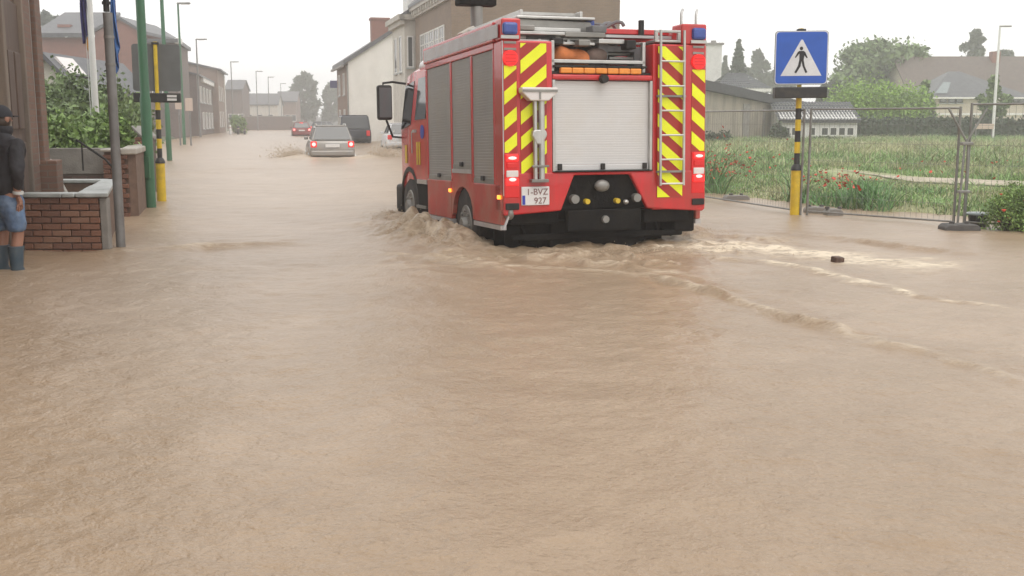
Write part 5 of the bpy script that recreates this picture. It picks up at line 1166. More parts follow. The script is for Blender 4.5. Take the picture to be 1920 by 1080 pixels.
b_ = o.modifiers.new('rough', 'SUBSURF'); b_.levels = 1; b_.render_levels = 1

# ------------------------------------------------------------------ buildings across the field
a, b = at(1296, 225, 66), at(1508, 225, 76)
t = thing('shed', (a.x, a.y, 0), math.atan2(b.y - a.y, b.x - a.x), 'long low beige shed with stained wall and dark sloping fascia', 'shed')
L = math.hypot(b.x - a.x, b.y - a.y); zl, zr = at(1296, 165, 66).z, at(1508, 208, 76).z
m = MB(); m.prism([(0, -.4), (L, -.4), (L, zr), (0, zl)], 'y', 0, 7); m.build('wall', 'beige_wall', t)
m = MB(); m.prism([(-.3, zl + .04), (L + .3, zr), (L + .3, zr + .55), (-.3, zl + .62)], 'y', -.35, 7.3); m.build('fascia', 'dark_fascia', t)
for x, w in ((L * .42, .75), (L * .60, .22), (L * .68, .3), (L * .77, .25)):
    m = MB(); m.box(x, x + w, -.05, -.003, -.2, zl - (zl - zr) * x / L - .35); m.build('wall_post', 'concrete', t)
def tile_roof(par, Wd, D, eave, ridge, over, n, mt, hip=0.0):
    """front and back slopes of rounded tiles: columns of barrel tiles in overlapping rows"""
    rows = 7
    for sg in (0, 1):
        vs, fs = [], []; cols = n * 4 + 1
        for r_ in range(rows):
            for e in (0, 1):
                v = (r_ + e) / rows; dz = .035 if e == 0 else -.0
                for c_ in range(cols):
                    u = c_ / (cols - 1); hx = hip * v
                    x = -over + (Wd + 2 * over) * u; x = x + (Wd / 2 - x) * hx
                    y = -over + (D / 2 + over) * v; z = eave - .12 + (ridge - eave + .12) * v + dz + .035 * math.cos(c_ * math.pi / 2)
                    vs.append((x, y if sg == 0 else D - y, z))
            base = r_ * 2 * cols
            for c_ in range(cols - 1): fs.append((base + c_, base + c_ + 1, base + cols + c_ + 1, base + cols + c_))
        m = MB(); m.add(vs, fs); m.build('roof_slope', mt, par)
a, b = at(1463, 225, 70), at(1608, 225, 70)
t = thing('garage', (a.x, 70, 0), 0, 'white garage with grey tiled roof and small square windows', 'garage')
L = b.x - a.x; ez = at(1530, 222, 70).z
m = MB(); m.prism([(0, -.4), (5, -.4), (5, ez), (2.5, ez + 1.05), (0, ez)], 'x', 0, L); m.build('wall', 'white_wall', t)
tile_roof(t, L, 5, ez, ez + 1.1, .2, 26, 'roof_grey_tile')
m = MB(); m.box(-.15, L + .15, -.24, -.2, ez - .28, ez - .10); m.build('fascia', 'dark_fascia', t)
z0, z1 = at(1530, 252, 70).z, at(1530, 241, 70).z
for px in (1469, 1485, 1517, 1541, 1557, 1573, 1589):
    u = at(px, 225, 70).x - a.x; window(t, 'f', u - .04, z0 - .1, .52, z1 - z0 + .2, L, 5, bars=0, pane='glass_dark', sill=False)
for px in (1462, 1508, 1602):
    u = at(px, 225, 70).x - a.x; m = MB(); m.box(u, u + .16, -.05, -.002, -.3, ez - .3); m.build('door_post', 'window_white', t)
a, b = at(1345, 225, 92), at(1436, 225, 92)
t = thing('tiled_house', (a.x, 92, 0), 0, 'low house with grey tiled hip roof behind the beige shed', 'house')
ez, rz_ = at(1390, 163, 92).z, at(1380, 134, 92).z; L = b.x - a.x
m = MB(); m.box(.1, L - .1, .1, 6, -.4, ez - .02); m.build('wall', 'white_wall', t); tile_roof(t, L, 6, ez, rz_, .3, 20, 'roof_grey_tile', .7)
m = MB(); m.box(-.3, L + .3, -.32, -.25, ez - .4, ez - .15); m.build('gutter', 'window_white', t)
a = at(1336, 225, 100); zt = at(1336, 84, 100).z
t = thing('chimney_tower', (a.x, 100, 0), 0, 'square white chimney with flat cap just right of the fire engine', 'chimney')
m = MB(); m.box(-.68, .68, 0, 1.3, -.4, zt); m.build('shaft', 'white_wall', t); m = MB(); m.box(-.85, .85, -.15, 1.45, zt + .002, zt + .18); m.box(-.2, .2, .4, .9, zt + .18, zt + .42); m.build('cap', 'concrete', t)
# house with hipped slate roof at right
a, b = at(1748, 225, 98), at(2010, 225, 98)
t, rf = gable_house('brown_roof_house', (a.x, 104, 0), 0, (b.x - a.x), 9, at(1800, 172, 104).z, at(1800, 104, 104).z, 'house_cream', 'roof_brown', 'x', .4, 'big house with plain brown pitched roof at far right', 'house')
m = MB(); m.box(9.3, 10.1, 3.6, 4.4, at(1800, 125, 104).z, at(1800, 92, 104).z); m.build('chimney', 'house_brick', rf)
a, b = at(1745, 225, 92), at(1925, 225, 92); L = b.x - a.x
t = thing('hip_roof_house', (a.x, 92, 0), 0, 'cream bungalow with dark hipped roof in front of brown roof', 'house')
ez, rz_ = at(1800, 180, 92).z, at(1800, 130, 92).z
m = MB(); m.box(.1, L - .1, .1, 8, -.4, ez - .02); m.build('wall', 'house_cream', t)
m = MB(); ap0, ap1 = (at(1808, 225, 92).x - a.x, 4), (at(1830, 225, 92).x - a.x, 4); o_ = .35
V_ = [(-o_, -o_, ez - .1), (L + o_, -o_, ez - .1), (L + o_, 8 + o_, ez - .1), (-o_, 8 + o_, ez - .1), (*ap0, rz_), (*ap1, rz_)]
m.add(V_, [(0, 1, 5, 4), (1, 2, 5), (2, 3, 4, 5), (3, 0, 4), (3, 2, 1, 0)]); rf = m.build('roof', 'slate', t)
m = MB(); k = lambda u, v: tuple(Vector(V_[0]) * (1 - u) * (1 - v) + Vector(V_[1]) * u * (1 - v) + Vector(V_[5]) * u * v + Vector(V_[4]) * (1 - u) * v + Vector((0, -.04, .05)))
m.add([k(.03, .12), k(.16, .12), k(.20, .55), k(.06, .55)], [(0, 1, 2, 3)]); so = m.build('solar_panel', 'tub_lid', rf)
m = MB(); m.box(-.4, L + .4, -.42, -.37, ez - .24, ez - .1); m.build('gutter', 'window_white', t)
for px in (1760, 1776, 1790, 1895, 1908): window(t, 'f', at(px, 225, 92).x - a.x, at(1800, 193, 92).z, .62, .55 + .0, L, 8, bars=0, off=-.09)
m = MB(); m.box(.3, L, -.0, .09, at(1800, 215, 92).z - .05, at(1800, 212, 92).z); m.build('plinth', 'window_white', t)
g = at(1860, 269, 68); zt = at(1868, 49, 68).z
t = thing('street_lamp', (g.x, 68, -.3), 0, 'slim pale lamp post at far right with short arm', 'street lamp')
m = MB(); m.tube([(0, 0, 0), (0, 0, zt + .3)], [.10, .065], 12); m.build('post', 'pole_white', t, smooth=True); m = MB(); m.box(-.05, .72, -.07, .07, zt + .24, zt + .34); m.build('lamp_head', 'dull_metal', t, bevel=.03)
p = at(1846, 237, 67.5); t = thing('street_nameplate', (p.x, 67.5, -.2), 0, 'small blank pinkish plate on posts by the pale lamp', 'sign')
m = MB(); m.box(-.58, .58, -.03, .03, p.z + .03, p.z + .36); m.build('plate', 'poster', t, bevel=.02)
m = MB(); m.tube([(-.5, .06, 0), (-.5, .06, p.z + .3)], .04, 8); m.build('post', 'pole_grey', t); m = MB(); m.tube([(.5, .06, 0), (.5, .06, p.z + .3)], .04, 8); m.build('post', 'pole_grey', t)

# ------------------------------------------------------------------ trees and shrubs
def leaves(centers, radii, n, size, flat=.0, seed=1, hollow=.35, droop=0.0, jit=.22):
    """n small leaf-clump faces spread through clumps (ellipsoids)"""
    g_ = np.random.default_rng(seed); C = np.asarray(centers); Rr = np.asarray(radii)
    vol = (Rr[:, 0] * Rr[:, 1] * Rr[:, 2]) ** .7; vol = vol * g_.uniform(.25, 1, len(C)); k = g_.choice(len(C), n, p=vol / vol.sum())
    d = g_.normal(size=(n, 3)); d /= np.linalg.norm(d, axis=1)[:, None]; rad = hollow + (1 - hollow) * g_.random(n) ** .6; rad *= 1 + jit * g_.normal(size=n)
    P_ = C[k] + d * Rr[k] * rad[:, None]
    u = g_.normal(size=(n, 3)); u /= np.linalg.norm(u, axis=1)[:, None]; v = g_.normal(size=(n, 3)); v = np.cross(u, v); v /= np.linalg.norm(v, axis=1)[:, None]
    s = size * (.55 + .9 * g_.random(n)); a, b_ = u * s[:, None], v * (s * .62)[:, None]
    vs = np.stack([P_ - a, P_ + b_ * .9, P_ + a * .9, P_ - b_], 1)
    vs[:, 2] += droop * s[:, None] * np.array([0, 0, -1.])
    return vs.reshape(-1, 3), np.arange(4 * n).reshape(n, 4)
def tree(name, label, px, py_top, Y, width_px, py_low, mt='leaf_mid', form='round', n=5000, leaf=.24, clumps=34, seed=1, group='trees', cat='tree', base=0.0, trunk_r=.2):
    top = at(px, py_top, Y); low = at(px, py_low, Y); rx = width_px * Y / FPX / 2; x, y = top.x, Y; H_ = top.z - base; zl = low.z
    t = thing(name, (x, y, base - .3), 0, label, cat, group); g_ = random.Random(seed); cs, rs = [], []
    zl_ = zl - base + .3; ht = H_ + .3
    for i in range(clumps):
        if form == 'round':
            a = g_.uniform(0, 6.283); u = (i + .5) / clumps; zz = zl_ + (ht - zl_) * (.10 + .80 * u)
            prof = math.sin(math.pi * min(1, max(.02, .20 + .74 * u))) ** .6; rr = rx * prof * g_.uniform(.30, .86)
            cr = rx * g_.uniform(.13, .33)
        elif form == 'conifer':
            u = (i + .5) / clumps; a = i * 2.4; zz = zl_ + (ht - zl_) * (.04 + .90 * u); rr = rx * (1 - u) * g_.uniform(.45, .8); cr = rx * (.10 + .34 * (1 - u))
        elif form == 'oval':
            u = (i + .5) / clumps; a = g_.uniform(0, 6.283); zz = zl_ + (ht - zl_) * (.06 + .88 * u); rr = rx * min(1, (.35 + 2.2 * u)) * min(1, 1.7 * (1 - u) ** .75) * g_.uniform(.25, .85); cr = rx * g_.uniform(.12, .26) * (1.15 - .5 * u)
        else:
            u = (i + .5) / clumps; a = g_.uniform(0, 6.283); zz = zl_ + (ht - zl_) * (.06 + .86 * u); rr = rx * min(1, .45 + 1.6 * u) * min(1, 1.6 * (1 - u) ** .8) * g_.uniform(.1, .9); cr = rx * g_.uniform(.15, .38) * (1.1 - .4 * u)
        cs.append((rr * math.cos(a), rr * math.sin(a), min(zz, ht - cr * .3))); rs.append((cr, cr, cr * (.75 if form == 'round' else .6 if form == 'conifer' else 1.1)))
    vs, fs = leaves(cs, rs, n, leaf, seed=seed); arrays_object('crown', vs, fs, mt, t)
    m = MB(); top_z = ht * (.9 if form == 'conifer' else .72)
    m.tube([(0, 0, 0), (.05 * rx, 0, top_z * .4), (.02, .03, top_z * .75), (0, 0, top_z)], [trunk_r, trunk_r * .75, trunk_r * .5, trunk_r * .15], 8)
    for i in range(0, clumps, max(1, clumps // 9)):
        c_ = cs[i]; z0_ = max(.2 * ht, min(c_[2] * .6, top_z * .9)); m.tube([(0, 0, z0_), (c_[0] * .5, c_[1] * .5, (z0_ + c_[2]) / 2), c_], [trunk_r * .4, trunk_r * .25, trunk_r * .08], 6)
    m.build('trunk', 'bark', t, smooth=True)
    return t
def shrub(name, label, x, y, z, rx, ry, rz_, mt, n, leaf, seed, cat='shrub', group='shrubs', clumps=16, jit=.2):
    t = thing(name, (x, y, z), 0, label, cat, group); g_ = random.Random(seed); cs, rs = [], []
    for i in range(clumps):
        a = g_.uniform(0, 6.283); q = g_.random() ** .5 * .72; cs.append((rx * q * math.cos(a), ry * q * math.sin(a), rz_ * g_.uniform(.22, .82) * (1 - .35 * q))); k = g_.uniform(.25, .42); rs.append((rx * k * 1.1, ry * k * 1.1, rz_ * k * .8))
    vs, fs = leaves(cs, rs, n, leaf, seed=seed, hollow=.2, jit=jit); arrays_object('foliage', vs, fs, mt, t)
    m = MB()
    for i in range(0, clumps, 3): m.tube([(cs[i][0] * .2, cs[i][1] * .2, -.1), (cs[i][0] * .7, cs[i][1] * .7, cs[i][2] * .6), cs[i]], [.03, .022, .008], 5)
    m.build('stem', 'bark', t); return t
TG = 'trees in the hazy distance'
tree('broadleaf_tree', 'big rounded green tree on the skyline right of the crossing sign', 1652, 76, 112, 214, 222, 'leaf_mid', n=20000, leaf=.27, clumps=80, seed=3, group=TG, trunk_r=.35)
tree('broadleaf_tree', 'large hazy tree in the street beyond the red car', 569, 132, 215, 84, 222, 'leaf_grey', 'oval', n=9000, leaf=.30, clumps=60, seed=4, group=TG, trunk_r=.3)
tree('broadleaf_tree', 'faint lower tree mass between hazy tree and cream gable', 618, 156, 225, 70, 222, 'leaf_grey', 'oval', n=6000, leaf=.34, clumps=40, seed=5, group=TG, trunk_r=.3)
tree('conifer', 'narrow dark conifer right of the white chimney', 1386, 68, 118, 40, 165, 'leaf_dark', 'conifer', n=3600, leaf=.22, clumps=44, seed=6, group=TG)
tree('conifer', 'small hazy pointed tree close to the white chimney', 1360, 100, 150, 26, 165, 'leaf_grey', 'conifer', n=1800, leaf=.28, clumps=30, seed=7, group=TG)
tree('broadleaf_tree', 'grey hazy round tree left of the crossing sign', 1425, 90, 160, 72, 190, 'leaf_grey', 'oval', n=5000, leaf=.36, clumps=36, seed=8, group=TG)
tree('broadleaf_tree', 'hazy low tree just behind the crossing sign', 1472, 112, 165, 60, 200, 'leaf_grey', n=4500, leaf=.36, clumps=36, seed=18, group=TG)
tree('broadleaf_tree', 'low green tree directly right of the crossing sign', 1560, 150, 104, 60, 220, 'leaf_grey', n=4000, leaf=.26, clumps=36, seed=19, group=TG)
tree('tall_tree', 'ragged tall tree rising behind the brown roof', 1830, 52, 140, 62, 140, 'leaf_grey', 'poplar', n=4200, leaf=.32, clumps=30, seed=9, group=TG)
tree('broadleaf_tree', 'faint tree right of the ragged tall tree', 1880, 92, 150, 60, 150, 'leaf_grey', n=3000, leaf=.36, clumps=26, seed=10, group=TG)
tree('young_tree', 'slim young tree before the cream bungalow by the pale lamp', 1864, 142, 76, 58, 224, 'leaf_mid', 'poplar', n=3600, leaf=.16, clumps=30, seed=11, group='garden trees', trunk_r=.08)
tree('young_tree', 'thin green tree at the left end of the cream bungalow', 1736, 148, 80, 48, 255, 'leaf_mid', 'poplar', n=3000, leaf=.17, clumps=28, seed=12, group='garden trees', trunk_r=.07)
for px, pt, w, n_, s_, lab in ((84, 18, 44, 'leaf_grey', 31, 'hazy tall tree leftmost on the skyline'), (106, 30, 34, 'leaf_grey', 32, 'hazy rounded tree second on the left skyline'), (133, 30, 22, 'leaf_grey', 33, 'thin hazy poplar on the left skyline'), (150, 40, 18, 'leaf_grey', 34, 'small hazy poplar beside the white flagpole'), (184, 30, 22, 'leaf_grey', 35, 'hazy poplar just right of the white flagpole')):
    tree('poplar', lab, px, pt, 135, w, 90, n_, 'poplar', n=2600, leaf=.32, clumps=22, seed=s_, group=TG)
p = at(1643, 225, 78); shrub('clipped_bush', 'bright green dome-shaped bush in front of the big tree', p.x, 78, -.2, 4.1, 2.6, at(1643, 155, 78).z + .9, 'leaf_bright', 22000, .10, 41, 'bush', 'bushes', 70, .06)
p = at(1600, 225, 80); shrub('bush', 'dark green bush behind the white garage roof', p.x, 82, -.2, 2.6, 2, at(1600, 185, 82).z + .2, 'leaf_dark', 5000, .15, 42, 'bush', 'bushes', 24)
p = at(1706, 225, 79); shrub('bush', 'dark bush filling the gap right of the bright bush', p.x, 79, -.2, 1.8, 1.8, at(1706, 190, 79).z + .2, 'leaf_dark', 5000, .14, 43, 'bush', 'bushes', 20)
def hedge(name, label, p0, p1, h, d, mt, n, leaf, seed):
    p0, p1 = Vector(p0), Vector(p1); L = (p1 - p0).length; t = thing(name, p0, math.atan2(p1.y - p0.y, p1.x - p0.x), label, 'hedge', 'hedges'); g_ = np.random.default_rng(seed)
    k = max(6, int(L / (h * .5))); cs = [(L * (i + .5) / k, g_.uniform(-.1, .1), h * z) for i in range(k) for z in (.25, .72)]; rs = [(L / k * .85, d / 2, h * .30)] * len(cs)
    vs, fs = leaves(cs, rs, n, leaf, seed=seed, hollow=.5); arrays_object('foliage', vs, fs, mt, t); m = MB(); m.box(.1, L - .1, -d * .3, d * .3, -.3, h * .8); m.build('inner_twigs', 'leaf_dark', t)
a, b = at(1606, 225, 74), at(1960, 225, 76); hedge('dark_hedge', 'long dark clipped hedge at the back of the meadow', (a.x, 74, -.1), (b.x, 76, -.1), at(1800, 222, 75).z + .1, 1.2, 'leaf_dark', 14000, .13, 51)
a, b = at(452, 225, 155), at(566, 225, 160)
t = thing('far_wall', (a.x, 155, 0), math.atan2(5, b.x - a.x), 'low dark wall along the far end of the street', 'wall')
m = MB(); m.box(0, b.x - a.x, 0, .5, -.3, at(500, 219, 155).z); m.build('wall', 'dark_brick', t); m = MB(); m.box(-.1, b.x - a.x + .1, -.06, .56, at(500, 219, 155).z + .002, at(500, 219, 155).z + .12); m.build('coping', 'concrete', t)
for i, (px0, px1, pe, pr, Y, lab) in enumerate(((425, 455, 168, 150, 170, 'faint grey house at far left behind the hazy lamp'), (455, 520, 196, 176, 185, 'faint long low house far down the street'), (520, 556, 190, 172, 200, 'faint small house left of the hazy tree'))):
    a, b = at(px0, 225, Y), at(px1, 225, Y); t, rf = gable_house('far_house', (a.x, Y, 0), .1, b.x - a.x, 8, at(500, pe, Y).z, at(500, pr, Y).z, ('dark_brick', 'pale_render', 'facade_brick')[i], 'slate', 'x', .3, lab, 'house', 'houses in the distance')
    for k in range(3): window(t, 'f', (b.x - a.x) * (.12 + .3 * k), 1.2, .9, 1.2, b.x - a.x, 8, bars=0, pane='glass_dark')
p = at(448, 225, 118); shrub('street_shrub', 'pale green shrub at the end of the left row', p.x, 118, -.1, 1.2, 1.2, 2.6, 'leaf_garden', 2500, .13, 61, clumps=14)
for px, h_, lab in ((432, .9, 'white stub post by the far green shrub'), (447, .75, 'dark stub post by the far green shrub'), (459, .55, 'low dark stub post right of the far shrub')):
    g = ground(px, 252); m = MB(); m.tube([(0, 0, -.3), (0, 0, h_), (0, 0, h_ + .08)], [.13, .12, .06], 10); o = m.build('bollard', 'pole_white' if px == 432 else 'pole_black', None, smooth=True, loc=(g.x, g.y, 0)); tag(o, lab, 'bollard', 'stub posts in the distance')
    m = MB(); m.tube([(0, 0, h_ * .72), (0, 0, h_ * .84)], .127, 10); m.build('band', 'poster', o, smooth=True)
# garden planting at left
GS = 'shrubs in the left garden'
for i, (px, py, Y, r_, top, mt, lab) in enumerate((
    (118, 262, 17.5, .85, 222, 'leaf_garden', 'bright leafy shrub by the town house corner'), (160, 262, 18.5, .9, 205, 'leaf_garden', 'bright leafy shrub at the foot of the flagpole'),
    (196, 262, 18.2, .5, 212, 'leaf_garden', 'bright shrub behind the grey post'), (212, 255, 22, .5, 195, 'leaf_mid', 'mid green shrub between grey and green posts'),
    (130, 225, 24, 1.3, 165, 'leaf_mid', 'darker bush under the slate roof'), (168, 225, 26, 1.5, 132, 'leaf_mid', 'tall dark green bush behind the flagpole'),
    (205, 225, 25, .95, 150, 'leaf_mid', 'tall bush partly behind the grey post'), (216, 225, 32, .8, 172, 'leaf_mid', 'loose bush left of the green lamp post'), (98, 240, 20, .9, 205, 'leaf_mid', 'dark shrub right against the town house'))):
    g = at(px, 225, Y); zt = at(px, top, Y).z; shrub('garden_shrub', lab, g.x, Y, .15, r_, r_, (zt - .15) * 1.08, mt, int(9500 + 2500 * r_), .030 + .0011 * Y, 70 + i, group=GS, clumps=20)

# ------------------------------------------------------------------ meadow
def blades(name, label, cat, xs, ys, hmin, hmax, wid, mt, seed, lean=.35, kind='stuff', hscale=None):
    g_ = np.random.default_rng(seed); n = len(xs); z = field_z(xs, ys); h = (hmin + (hmax - hmin) * g_.random(n) ** 1.5) * np.clip(.95 + .75 * vnoise(xs * 1.3 + .2 * ys, ys * 1.3, seed), .3, 1.8)
    if hscale is not None: h = h * hscale
    a = g_.uniform(0, 6.283, n); l = g_.normal(size=(n, 2)) * lean * h[:, None]; w = wid * (.6 + .8 * g_.random(n)); dx, dy = np.cos(a) * w, np.sin(a) * w
    b0 = np.stack([xs - dx, ys - dy, z - .03], 1); b1 = np.stack([xs + dx, ys + dy, z - .03], 1)
    m0 = np.stack([xs - dx * .7 + l[:, 0] * .4, ys - dy * .7 + l[:, 1] * .4, z + h * .6], 1); m1 = np.stack([xs + dx * .7 + l[:, 0] * .4, ys + dy * .7 + l[:, 1] * .4, z + h * .6], 1)
    tp = np.stack([xs + l[:, 0], ys + l[:, 1], z + h], 1)
    vs = np.stack([b0, b1, m0, m1, tp], 1).reshape(-1, 3); k = np.arange(n)[:, None] * 5
    fs = np.concatenate([k + [0, 1, 3], k + [0, 3, 2], k + [2, 3, 4]], 0)
    o = arrays_object(name, vs, fs, mt); tag(o, label, cat, kind=kind); return o, tp
def scatter(n, y0, y1, seed, power=1.0, sd0=.35, sd1=99, left=.14, right=.62, extra=2.5):
    g_ = np.random.default_rng(seed); Y = y0 + (y1 - y0) * g_.random(n * 2) ** power; X = (left * Y - extra) + ((right - left) * Y + 2 * extra) * g_.random(n * 2)
    d, _ = line_dist(X, Y, PATH); sd = field_sd(X, Y); k = (sd > sd0) & (sd < sd1) & (d > .85 + .25 * vnoise(X * 2, Y * 2, 77)); return X[k][:n], Y[k][:n]
X, Y = scatter(70000, 13, 34, 81); k = vnoise(X * .5 + .9 * vnoise(Y * .6, X * .6, 7), Y * .5 + .4 * X, 82) + .5 * vnoise(X * 1.6, Y * 1.6, 83)
blades('meadow_grass', 'green meadow grass behind the site fence', 'grass', X[k > -.35], Y[k > -.35], .05, .22, .010, 'grass_green', 84, .95, hscale=np.where(field_sd(X[k > -.35], Y[k > -.35]) < 5.5, .62, 1.0))
blades('straw_grass', 'straw coloured dry grass mixed through the near meadow', 'grass', X[k < .25], Y[k < .25], .05, .22, .008, 'grass_straw', 85, .95, hscale=np.where(field_sd(X[k < .25], Y[k < .25]) < 5.5, .62, 1.0))
X, Y = scatter(90000, 30, 76, 86, .8); k = vnoise(X * .16, Y * .22, 87) + .5 * vnoise(X * .7, Y * .7, 88)
blades('far_straw_grass', 'pale tall grass in the far meadow', 'grass', X[k < .2], Y[k < .2], .10, .34, .016, 'grass_straw', 89, .9)
blades('far_green_grass', 'green tall grass in the far meadow', 'grass', X[k > -.4], Y[k > -.4], .10, .34, .016, 'grass_green', 90, .9)
X, Y = scatter(26000, 13, 24, 91, 1.0, .25, 3.4); k = vnoise(X * .55, Y * .55, 92) > -.55 + .24 * (X - 3.5)
_, tips = blades('edge_weeds', 'lush green weeds along the flooded edge of the field', 'weeds', X[k], Y[k], .15, .62, .012, 'grass_weed', 93, .8, hscale=np.clip(1.55 - .36 * (X[k] - 3.6), .28, 1.6))
def poppies():
    g_ = np.random.default_rng(94); P_ = tips[(vnoise(tips[:, 0] * .9, tips[:, 1] * .9, 95) > .25)]; P_ = P_[P_[:, 2] > .30]; P_ = P_[g_.choice(len(P_), min(280, len(P_)), replace=False)]
    X2, Y2 = scatter(70, 14, 26, 96); Z2 = field_z(X2, Y2) + .35; P_ = np.concatenate([P_, np.stack([X2, Y2, Z2], 1)])
    vs, fs = [], []
    for c in P_:
        r = g_.uniform(.020, .040); n0 = len(vs); tl = g_.normal(size=2) * .4
        vs.append((c[0], c[1], c[2] - r * .3))
        for j in range(6):
            a = j * math.pi / 3; rr = r * (1 if j % 2 else .75); vs.append((c[0] + rr * math.cos(a), c[1] + rr * math.sin(a), c[2] + r * .55 + rr * (tl[0] * math.cos(a) + tl[1] * math.sin(a))))
        for j in range(6): fs.append((n0, n0 + 1 + j, n0 + 1 + (j + 1) % 6))
    o = arrays_object('poppies', np.array(vs), np.array(fs), 'poppy'); tag(o, 'scattered red poppies among the edge weeds', 'poppies', kind='stuff')
poppies()
g = ground(1905, 436); shrub('poppy_bush', 'leafy weed clump at right edge by the water', g.x + .12, g.y + .3, -.05, .42, .40, .70, 'leaf_garden', 9000, .017, 97, 'weeds', 'weeds', 34, .35)
pb = bpy.data.objects['poppy_bush']
for k in range(9):
    a = rnd.uniform(0, 6.28); m = MB(); x, y, z = .34 * math.cos(a), -.25 + .12 * math.sin(a), rnd.uniform(.15, .62); r = rnd.uniform(.02, .032)
    m.loft([[(x + q * math.cos(j * 1.047), y + q * math.sin(j * 1.047), z + dz) for j in range(6)] for q, dz in ((r * .3, -r * .4), (r, r * .3), (r * .8, r * .5), (r * .2, 0))]); m.build('flower', 'poppy', pb)
for px, Y, r_, h_, lab in ((1345, 60, 1.3, 1.0, 'low dark bush at the foot of the beige shed'), (1460, 66, .7, 1.3, 'dark shrub against the left corner of the garage'), (1555, 66, 1.6, .5, 'dark low shrubs before the garage doors')):
    p = at(px, 225, Y); shrub('bush', lab, p.x, Y, -.05, r_, .8, h_, 'leaf_dark', 2600, .09, 100 + px, 'bush', 'bushes', 16)

# ------------------------------------------------------------------ thrown water
def splash(name, label, blobs, n, seed, smin=.006, smax=.022):
    """ragged sheets of muddy water with drops flying off"""
    g_ = np.random.default_rng(seed); vs, fs = [], []
    oc = np.array([(1, 0, 0), (-1, 0, 0), (0, 1, 0), (0, -1, 0), (0, 0, 1), (0, 0, -1)], float); of = [(0, 2, 4), (2, 1, 4), (1, 3, 4), (3, 0, 4), (2, 0, 5), (1, 2, 5), (3, 1, 5), (0, 3, 5)]
    for (c, r_, dirv, wgt) in blobs:
        for _ in range(int(n * wgt)):
            u = g_.random() ** .7; p = np.array(c) + g_.normal(size=3) * np.array(r_) * (.35 + .65 * u) + np.array(dirv) * u
            p[2] = abs(p[2]) * (.9 if g_.random() < .9 else 1.3); s = smin + (smax - smin) * g_.random() ** 2.2; st = np.array([1 + g_.random(), 1 + g_.random(), .7 + g_.random() * .9])
            n0 = len(vs); vs += list(p + oc * s * st * (1 + .35 * g_.normal(size=(6, 1)))); fs += [(a + n0, b + n0, c_ + n0) for a, b, c_ in of]
    o = arrays_object(name, np.array(vs), np.array(fs), 'mud_spray', smooth=True); tag(o, label, 'splash', kind='stuff')

T3 = lambda x, y, z: (*truck_xy(x, y), z)
splash('wheel_splash', 'muddy drops thrown up beside the left wheels of the fire engine', [(T3(-1.62, 2.2, .12), (.16, .40, .07), (-.2, -.2, 0), .5), (T3(-1.55, 1.2, .08), (.16, .3, .05), (-.1, -.2, 0), .25), (T3(-1.6, 4.2, .08), (.14, .3, .05), (-.15, 0, 0), .25)], 4000, 111, .0015, .006)
splash('rear_splash', 'muddy drops churning behind the right rear wheel of the fire engine', [(T3(1.42, .6, .06), (.18, .25, .07), (.1, -.1, 0), .6), (T3(.2, -.6, .03), (.8, .3, .02), (0, -.2, 0), .4)], 2600, 112, .0015, .0045)
c = ground(624, 296)
splash('car_splash', 'brown drops fanning out on both sides of the silver car', [((c.x - 1.45, c.y + .6, .1), (.42, .8, .24), (-.5, 0, .0), .5), ((c.x + 1.5, c.y + .9, .1), (.45, .9, .28), (.7, .2, .0), .5)], 6000, 113, .005, .016)
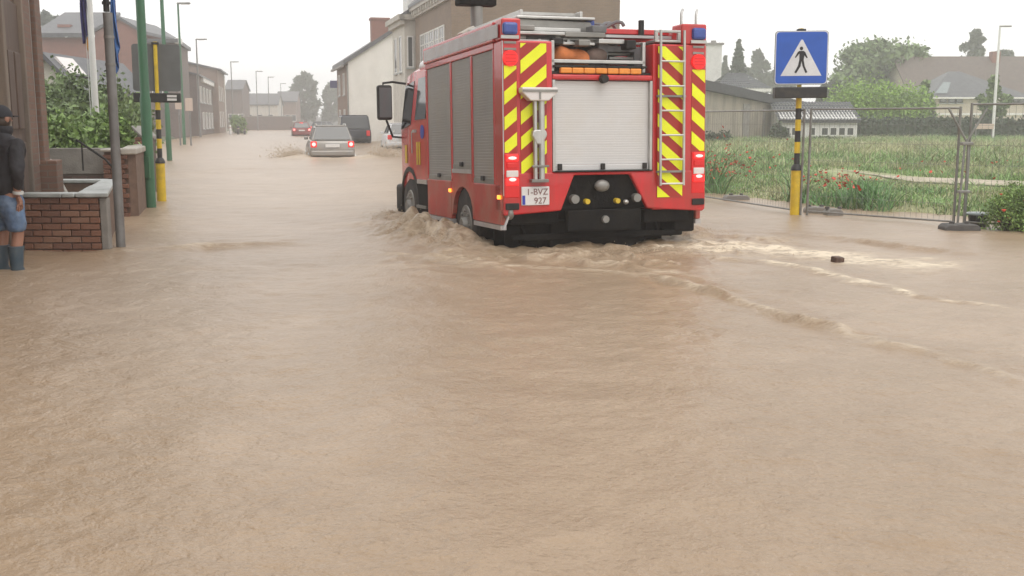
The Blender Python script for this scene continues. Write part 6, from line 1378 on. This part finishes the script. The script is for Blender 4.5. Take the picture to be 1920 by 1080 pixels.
def spray(name, label, blobs, dens, seed):
    """mist of fine muddy spray: a closed lumpy body of scattering drops"""
    vs, fs = [], []
    for (c_, r_) in blobs:
        n, k = 24, 14; n0 = len(vs)
        for i in range(k + 1):
            a = math.pi * i / k
            for j in range(n):
                q = 2 * math.pi * j / n; d = Vector((math.sin(a) * math.cos(q), math.sin(a) * math.sin(q), math.cos(a)))
                vs.append((c_[0] + r_[0] * d.x, c_[1] + r_[1] * d.y, c_[2] + r_[2] * d.z))
        for i in range(k):
            for j in range(n): fs.append((n0 + i * n + j, n0 + i * n + (j + 1) % n, n0 + (i + 1) * n + (j + 1) % n, n0 + (i + 1) * n + j))
    o = arrays_object(name, np.array(vs), np.array(fs), 'mud_spray'); tag(o, label, 'spray', kind='stuff')
    hm = bpy.data.materials.new(name); hm.use_nodes = True; nt = hm.node_tree; nt.nodes.remove(nt.nodes['Principled BSDF'])
    pv = nt.nodes.new('ShaderNodeVolumePrincipled'); pv.inputs['Color'].default_value = (.99, .95, .88, 1)
    tc = nt.nodes.new('ShaderNodeTexCoord'); nz = nt.nodes.new('ShaderNodeTexNoise'); nz.inputs['Scale'].default_value = 3.2; nz.inputs['Detail'].default_value = 5; nt.links.new(tc.outputs['Object'], nz.inputs[0])
    mr = nt.nodes.new('ShaderNodeMapRange'); mr.inputs[1].default_value = .40; mr.inputs[2].default_value = .68; mr.inputs[4].default_value = dens; nt.links.new(nz.outputs[0], mr.inputs[0])
    tot = None                                    # thins out towards the rim of each plume
    for (c_, r_) in blobs:
        mp = nt.nodes.new('ShaderNodeVectorMath'); mp.operation = 'SUBTRACT'; mp.inputs[1].default_value = c_; nt.links.new(tc.outputs['Object'], mp.inputs[0])
        dv = nt.nodes.new('ShaderNodeVectorMath'); dv.operation = 'DIVIDE'; dv.inputs[1].default_value = r_; nt.links.new(mp.outputs[0], dv.inputs[0])
        ln = nt.nodes.new('ShaderNodeVectorMath'); ln.operation = 'LENGTH'; nt.links.new(dv.outputs[0], ln.inputs[0])
        rm = nt.nodes.new('ShaderNodeMapRange'); rm.inputs[1].default_value = 1.0; rm.inputs[2].default_value = .3; nt.links.new(ln.outputs['Value'], rm.inputs[0])
        if tot is None: tot = rm.outputs[0]
        else:
            mx = nt.nodes.new('ShaderNodeMath'); mx.operation = 'MAXIMUM'; nt.links.new(tot, mx.inputs[0]); nt.links.new(rm.outputs[0], mx.inputs[1]); tot = mx.outputs[0]
    mu = nt.nodes.new('ShaderNodeMath'); mu.operation = 'MULTIPLY'; nt.links.new(mr.outputs[0], mu.inputs[0]); nt.links.new(tot, mu.inputs[1]); nt.links.new(mu.outputs[0], pv.inputs['Density'])
    nt.links.new(pv.outputs[0], nt.nodes['Material Output'].inputs['Volume']); o.data.materials.clear(); o.data.materials.append(hm)
spray('car_spray', 'brown mist of spray on both sides of the silver car', [((c.x - 1.75, c.y + .8, .12), (1.25, 1.6, .95)), ((c.x + 1.9, c.y + 1.0, .12), (1.5, 1.9, 1.1))], 42.0, 1)
spray('wheel_spray', 'brown mist of spray by the left wheels of the fire engine', [(T3(-1.75, 2.2, .06), (.45, .95, .30)), (T3(-1.7, 4.2, .04), (.4, .7, .24))], 22.0, 2)

# ------------------------------------------------------------------ rain haze in the air
m = MB(); m.box(-190, 260, -45, 420, -1.6, 17.5); hz = m.build('haze', 'asphalt'); hz['kind'] = 'stuff'
hm = bpy.data.materials.new('haze'); hm.use_nodes = True; nt = hm.node_tree; nt.nodes.remove(nt.nodes['Principled BSDF'])
pv = nt.nodes.new('ShaderNodeVolumePrincipled'); pv.inputs['Color'].default_value = (.97, .97, .97, 1); pv.inputs['Density'].default_value = HAZE; pv.inputs['Anisotropy'].default_value = .2
nt.links.new(pv.outputs[0], nt.nodes['Material Output'].inputs['Volume']); hz.data.materials.clear(); hz.data.materials.append(hm); hz.display_type = 'BOUNDS'
